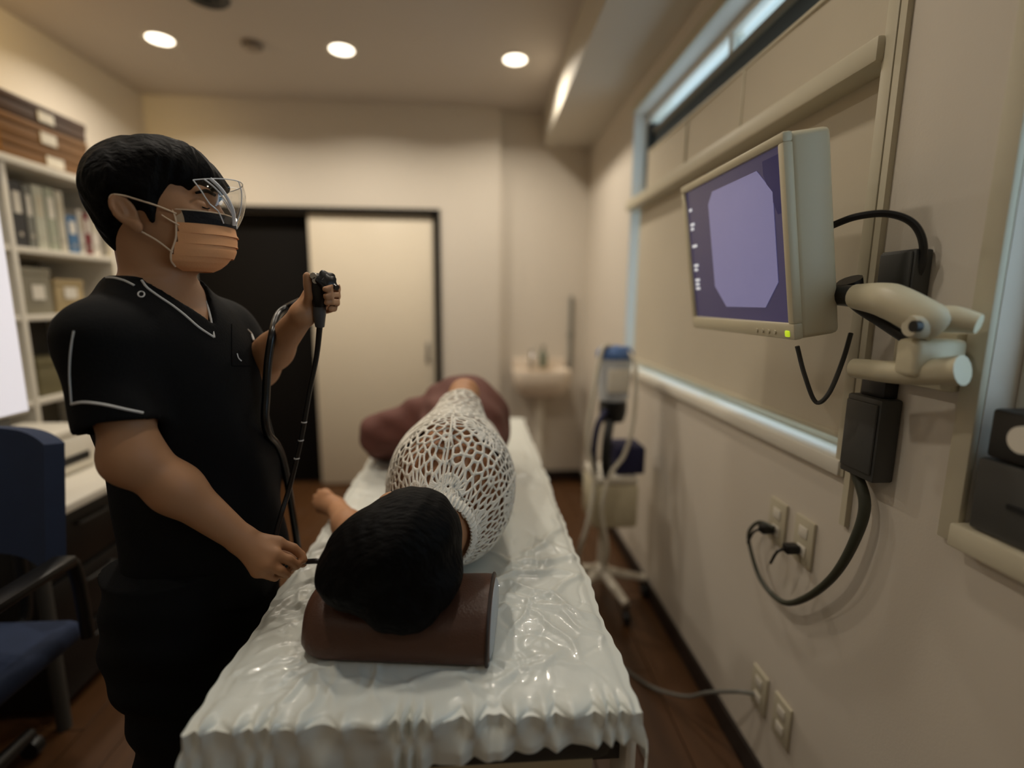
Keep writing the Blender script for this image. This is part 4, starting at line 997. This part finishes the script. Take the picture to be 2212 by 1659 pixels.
hand(pb_, QW, fk, [([fk[0], W(690, 1062, 1.42), W(697, 1068, 1.435), W(708, 1075, 1.43)], .0074), ([fk[1], W(681, 1073, 1.42), W(688, 1080, 1.435), W(701, 1084, 1.43)], .0076),
    ([fk[2], W(679, 1085, 1.415), W(686, 1091, 1.43), W(699, 1094, 1.42)], .0074), ([fk[3], W(683, 1098, 1.40), W(690, 1103, 1.415), W(701, 1103, 1.41)], .0066),
    ([W(718, 1083, 1.37), W(709, 1068, 1.37), W(699, 1064, 1.385), W(690, 1070, 1.40)], .0086)], .0145, .02)
hp_ = PW_+np.array([-.06, .0, -.05])                                                              # upper hand resting in front of the belly
hand(pb_, PW_, [hp_+np.array([0, .03, 0]), hp_+np.array([-.01, .01, 0]), hp_+np.array([-.01, -.01, 0]), hp_+np.array([0, -.03, 0])],
    [([hp_+np.array([0, o_, 0]), hp_+np.array([-.035, o_, -.015]), hp_+np.array([-.055, o_, -.035])], .0082) for o_ in (.03, .01, -.01, -.03)]+[([PW_+np.array([-.01, .02, -.01]), hp_+np.array([.0, .06, -.01]), hp_+np.array([-.03, .065, -.02])], .009)])
HR_, HL_ = np.array([-.045, 1.76, 1.01]), np.array([-.05, 1.78, .87]); KR, KL = np.array([-.345, 1.80, .90]), np.array([-.35, 1.90, .845]); AR, AL = np.array([-.06, 2.20, .85]), np.array([-.10, 2.30, .815])
for h_, k_, a_ in ((HR_, KR, AR), (HL_, KL, AL)):
    limb(pb_, h_, k_, .082, .076, .054, .03); limb(pb_, k_, a_, .050, .048, .032, .02)
    pb_.add(cap(a_+np.array([.0, .02, -.005]), a_+np.array([-.09, .10, -.012]), .030, .020), .02)
pat = pb_.mesh('person', m_skin2, None, 1)
tag(pat, 'patient in a white crochet top lying sideways with head on the brown pillow', 'person')
# trousers
tv = Vox((-.46, 1.40, .77), (.17, 2.32, 1.16), .006)
tv.add(loft_y([(1.455, -.058, .925, .126, .146), (1.50, -.056, .925, .130, .148), (1.62, -.048, .938, .148, .160), (1.74, -.044, .948, .160, .172), (1.84, -.05, .938, .148, .158), (1.89, -.05, .93, .10, .12)]), .01)
for h_, k_, a_ in ((HR_, KR, AR), (HL_, KL, AL)):
    m_ = k_+(a_-k_)*.85
    tv.add(cap(h_, k_, .100, .074), .04); tv.add(cap(k_, m_, .068, .052), .03)
tv.warp(lambda X, Y, Z: .0035*np.sin(X*42+Y*30+2*np.sin(Z*30))+.0025*np.sin(Z*75+X*40))
tv.cut((lambda X, Y, Z: Z-.782+0*X+0*Y, np.array([-1., 1, .6]), np.array([1, 3, .782])), .002)
tv.mesh('trousers', m_maroon, pat, 1)
# dark camisole under the crochet
cv = Vox((-.24, 1.03, .77), (.11, 1.50, 1.13), .005)
cv.add(loft_y([(r[0], r[1], r[2], r[3]+.005, r[4]+.003) for r in ptab if 1.04 < r[0] < 1.55]), .01)
cv.cut(cap(PS+np.array([0, -.06, .02]), PE, .060, .050), .01); cv.cut((lambda X, Y, Z: Y-1.07+0*X-.35*(1.0-Z)*0+0*Z, np.array([-1., .9, .7]), np.array([1, 1.07, 1.2])), .004)
cv.mesh('camisole', m_cami, pat, 1)
# hair, spread over the pillow
hv = Vox((-.34, .70, .80), (.03, 1.04, 1.07), .0036)
hv.add(ell(ql(.004, 0, .028), (.116, .086, .098), QR), .01); hv.add(ell(ql(-.045, 0, .010), (.082, .086, .092), QR), .02)
hv.add(ell(ql(.060, .012, .020), (.060, .068, .078), QR), .03)
hv.add(ell((-.215, .835, .905), (.065, .075, .045)), .03); hv.add(ell((-.13, .79, .880), (.075, .042, .034)), .03)
hv.add(ell((-.125, .768, .862), (.050, .024, .028)), .025); hv.add(ell((-.075, .83, .905), (.050, .070, .042)), .03)
hv.add(cap((-.085, .95, .975), (-.06, .965, .90), .022, .012), .02)
hv.cut(ell(ql(.110, 0, -.050), (.055, .055, .060), QR), .008)
hv.warp(lambda X, Y, Z: .0014+.0012*np.sin(X*70-Z*60+2*np.sin(Y*30))+.0006*np.sin(X*210+2*np.sin(Z*40+Y*30)))
hv.mesh('hair', m_hair, pat, 1)
# ---- crochet top: a net of thread cells laid round the torso and the upper arm
tf = loft_y([(r[0], r[1], r[2], r[3]+.010, r[4]+.007) for r in ptab])[0]
sf = PS+(PE-PS)*.62
af = cap(PS+np.array([0, -.02, -.004]), sf, .066, .059)[0]
def lace_sdf(X, Y, Z): return smin(tf(X, Y, Z), af(X, Y, Z), .035)
SLEN, TR = .58, .165
def lace_map(s, t, lift=0.0):
    s = np.asarray(s, float); th = np.asarray(t, float)/TR
    yb = 1.455-.125*np.exp(-((th-PI/2)/.50)**2)
    yy = np.interp(s, [0, .05, .17, SLEN], [.958, .985, 1.085, 0]) 
    yy = np.where(s > .17, 1.085+(s-.17)/(SLEN-.17)*(yb-1.085), yy)
    cx = np.interp(yy, [r[0] for r in ptab], [r[1] for r in ptab]); cz = np.interp(yy, [r[0] for r in ptab], [r[2] for r in ptab])
    R_ = np.linspace(.02, .30, 141)
    X = cx[..., None]+R_*np.cos(th)[..., None]; Z = cz[..., None]+R_*np.sin(th)[..., None]; Y = np.broadcast_to(yy[..., None], X.shape)
    F = lace_sdf(X, Y, Z); ins = F < 0
    last = ins.shape[-1]-1-np.argmax(ins[..., ::-1], axis=-1); last = np.clip(last, 0, len(R_)-2)
    f0 = np.take_along_axis(F, last[..., None], -1)[..., 0]; f1 = np.take_along_axis(F, last[..., None]+1, -1)[..., 0]
    rr = R_[last]+(R_[1]-R_[0])*np.clip(-f0/(f1-f0+1e-9), 0, 1)+lift
    z_ = np.maximum(cz+rr*np.sin(th), BTOP+.004)
    return np.stack([cx+rr*np.cos(th), yy, z_], -1)
pts = []; kind = []
ks = lambda s: float(np.interp(s, [0, .16, .22], [.66, .70, .95])); kt = lambda s: float(np.interp(s, [0, .12, .2], [1.3, 1.1, .95]))
# (position down the body, position round it, 0 daisy / 1 rosette)
motifs = [(.128, .258, 0), (.098, .098, 0), (.074, -.085, 0), (.275, .255, 0), (.128, .415, 0), (.050, .222, 1), (.185, .170, 1), (.035, .010, 1), (.215, .345, 1), (.285, .140, 1), (.155, -.010, 1), (.050, .365, 1), (.225, .040, 0), (.23, -.10, 1), (.27, .45, 0)]
for ir, s0 in enumerate((.345, .44, .535)):
    for it in range(9): motifs.append((s0, -.50+it*.125+(ir % 2)*.06, (it+ir) % 2))
for it, t0 in enumerate((-.48, -.36, -.22)):
    for jr, s0 in enumerate((.07, .15, .24)): motifs.append((s0, t0, (it+jr) % 2))
for jr, s0 in enumerate((.07, .16)): motifs.append((s0, .50, jr))
def addp(s, t, k):
    pts.append((s, t)); kind.append(k)
for (s, t, ty) in motifs:
    ph = rng.uniform(0, 1); u_, v_ = ks(s), kt(s)
    ringp = lambda n, ru, rv, k: [addp(s+ru*u_*math.cos(2*PI*(i+ph)/n), t+rv*v_*math.sin(2*PI*(i+ph)/n), k) for i in range(n)]
    if ty == 0: addp(s, t, 'core'); ringp(9, .0225, .0225, 'petal'); ringp(13, .045, .045, 'open')            # daisy: ring of open loops
    else: addp(s, t, 'eye'); ringp(18, .0175, .0235, 'ray'); ringp(22, .035, .042, 'ray2')                     # rosette: dense rays round an oval eye
s = -.02
while s < SLEN+.03:
    for t in np.arange(-.56, .56, .0215):
        a, b_ = s+rng.normal(0, .0026), t+rng.normal(0, .0040)
        if all(math.hypot((a-m[0])/ks(m[0]), (b_-m[1])/kt(m[0])) > .056 for m in motifs): addp(a, b_, 'net')
    s += .0215*ks(s)
res = geometry.delaunay_2d_cdt([Vector(p) for p in pts], [], [], 0, 1e-6)
dv, dfs = [np.array(v) for v in res[0]], res[2]; orig = res[3]
cc_ = []
for f in dfs:
    A, B, C_ = dv[f[0]], dv[f[1]], dv[f[2]]
    D_ = 2*(A[0]*(B[1]-C_[1])+B[0]*(C_[1]-A[1])+C_[0]*(A[1]-B[1]))
    if abs(D_) < 1e-12: cc_.append((A+B+C_)/3); continue
    a2, b2, c2 = A@A, B@B, C_@C_
    u = np.array([(a2*(B[1]-C_[1])+b2*(C_[1]-A[1])+c2*(A[1]-B[1]))/D_, (a2*(C_[0]-B[0])+b2*(A[0]-C_[0])+c2*(B[0]-A[0]))/D_])
    g_ = (A+B+C_)/3
    if np.linalg.norm(u-g_) > .03: u = g_
    cc_.append(u)
cells = [[] for _ in dv]
for i, f in enumerate(dfs):
    for v in f: cells[v].append(i)
hole = {'core': .35, 'petal': .84, 'open': .80, 'eye': .60, 'ray': .46, 'ray2': .58, 'net': .78}
lv = [np.array(c) for c in cc_]; lifts = [.0016]*len(lv); lf = []
for vi, inc in enumerate(cells):
    if len(inc) < 3 or not orig[vi]: continue
    k_ = kind[orig[vi][0]]; p = dv[vi]
    if not (-.002 <= p[0] <= SLEN and -.53 < p[1] < .53): continue
    inc = sorted(inc, key=lambda i: math.atan2(cc_[i][1]-p[1], cc_[i][0]-p[0])); n_ = len(inc)
    q = [cc_[i] for i in inc]; g_ = sum(q)/n_; sc_ = hole[k_]*rng.uniform(.9, 1.08)
    inn = [g_+(a-g_)*sc_ for a in q]; base = len(lv)
    for i in range(n_):
        a, b_ = inn[i], inn[(i+1) % n_]
        lv.append(a*.72+b_*.28); lv.append(a*.28+b_*.72); lifts += [.0, .0]
    for i in range(n_):
        j = (i+1) % n_
        lf.append((inc[i], inc[j], base+2*i+1, base+2*i)); lf.append((inc[j], base+2*j, base+2*i+1))
    if k_ in ('ray', 'ray2') and rng.random() < (.45 if k_ == 'ray' else .12): lf.append(tuple(base+i for i in range(2*n_)))
used_ = sorted({i for f in lf for i in f}); rm = {o_: n2 for n2, o_ in enumerate(used_)}
L2_ = np.array([lv[i] for i in used_]); LF = np.array([lifts[i] for i in used_])
Q3 = lace_map(np.clip(L2_[:, 0], 0, SLEN+.02), L2_[:, 1], LF)
m_lace = mat('white_crochet_yarn', (246, 241, 228), .85, var=.05, vs=40, bump=.35, bs=420, sheen=.2)
me = bpy.data.meshes.new('crochet_top'); me.from_pydata([tuple(v) for v in Q3], [], [tuple(rm[i] for i in f) for f in lf]); me.update(); me.shade_smooth()
lace = link('crochet_top', me, m_lace, pat); lace['label'] = 'white crochet lace top'
sm = lace.modifiers.new('thickness', 'SOLIDIFY'); sm.thickness = .0026; sm.offset = 1.0
# ribbed neck band, seam lines and hem
th_ = np.linspace(-PI/2, 1.5*PI, 340)
P = []
for j, s in enumerate(np.linspace(.0, .030, 7)):
    P.append(lace_map(np.full_like(th_, s), th_*TR, .004+.0020*np.sin(th_*58)+.004*math.sin(PI*j/6)))
MB().slab(np.array(P), .003).build('ribbed_collar', m_lace, lace)
P = lace_map(np.full(120, SLEN+.002), np.linspace(-PI/2, 1.5*PI, 120)*TR, .002)
MB().tube([p for p in P[::3]], .0035, n=6, sub=2).build('hem', m_lace, lace)
for pa in ([(.20, .30), (.185, .40), (.20, .50)], [(.24, .02), (.225, .12), (.215, .24), (.23, .36)], [(.02, .24), (.10, .25), (.21, .255)], [(.02, .02), (.16, .04), (.30, .03), (.44, .02)]):
    P = [lace_map(np.array([a]), np.array([b_]), .003)[0] for a, b_ in [tuple(x) for x in catmull([np.array(q) for q in pa], 8)]]
    MB().tube(P, .0026, n=6, sub=1).build('seam', m_lace, lace)

# ------------------------------------------------------------------ endoscope
m_scope = mat('endoscope_black', (9, 9, 10), .32, var=.1, vs=30, spec=.5); m_scope2 = mat('endoscope_grey_grip', (70, 70, 72), .35, var=.1)
es = thing('endoscope', 'black flexible endoscope held by the man, its tube leading to the patient', 'endoscope', tuple(W(690, 640, 1.045)))
MB().tube([W(694, 594, 1.050), W(691, 604, 1.048), W(689, 622, 1.046), W(690, 645, 1.046), W(691, 662, 1.048)], [.010, .017, .019, .016, .013], n=16).build('control_body', m_scope, es)
MB().tube([W(691, 655, 1.048), W(690, 680, 1.050), W(691, 706, 1.054)], [.013, .0125, .009], n=14).build('grip', m_scope2, es)
for (a, b_, r_, th2) in ((705, 606, .019, .008), (711, 610, .015, .008)):
    c_ = W(a, b_, 1.030); ax = np.array([.55, -.75, .35]); ax /= np.linalg.norm(ax)
    k_ = MB(); P0 = c_-ax*th2/2
    e1 = np.cross(ax, (0, 0, 1)); e1 /= np.linalg.norm(e1); e2 = np.cross(ax, e1)
    k_.rings([[P0+ax*h_+(rr*(1+.12*math.cos(5*t_)))*(e1*math.cos(t_)+e2*math.sin(t_)) for t_ in np.linspace(0, 2*PI, 40, endpoint=False)] for h_, rr in ((0, r_*.9), (.001, r_), (th2-.001, r_), (th2, r_*.88))])
    k_.build('angulation_wheel', m_scope, es)
for a, b_ in ((678, 596), (683, 606)):
    c_ = W(a, b_, 1.03); MB().lathe([(0, -.006), (.006, -.006), (.007, 0), (.006, .006), (0, .006)], c_, 'y', 14).build('valve_button', m_chrome, es)
MB().tube([W(716, 613, 1.04), W(722, 617, 1.035), W(728, 622, 1.03)], .006, n=10, sub=3).build('switch_arm', m_scope, es)
MB().tube([W(684, 640, 1.075), W(655, 648, 1.13), W(628, 660, 1.17), W(607, 674, 1.155), W(597, 690, 1.115), W(589, 720, 1.068), W(580, 775, 1.055), W(575, 850, 1.05), W(576, 930, 1.05), (-.44, 1.14, 1.0), (-.44, 1.22, .60), (-.46, 1.35, .20), (-.52, 1.50, .02), (-.60, 1.75, .012)], [.0075, .0075, .0075, .008, .008, .008, .008, .008, .008, .008, .008, .008, .008, .008], n=12).build('universal_cord', m_scope, es)
MB().tube([W(691, 702, 1.054), W(684, 770, 1.06), W(668, 850, 1.06), W(650, 950, 1.055), W(626, 1050, 1.04), W(608, 1110, 1.015), W(596, 1160, .995), W(606, 1195, .980), W(632, 1209, .967), W(656, 1213, .957), W(682, 1212, .950), W(708, 1212, .945), ql(.100, 0, -.062)], [.0062]+[.0052]*12, n=12).build('insertion_tube', m_scope, es)
for (a, b_, y_) in ((657, 912, 1.057), (650, 951, 1.055), (641, 990, 1.05)):
    c_ = W(a, b_, y_); MB().lathe([(.0054, -.0012), (.0058, -.0012), (.0058, .0012), (.0054, .0012)], c_, 'z', 14).build('depth_mark', m_pipe, es)
MB().lathe([(.009, -.010), (.017, -.008), (.017, .0), (.012, .004), (.012, .014), (.009, .014)], ql(.108, 0, -.062), 'x', 18).build('bite_ring', m_white, es)
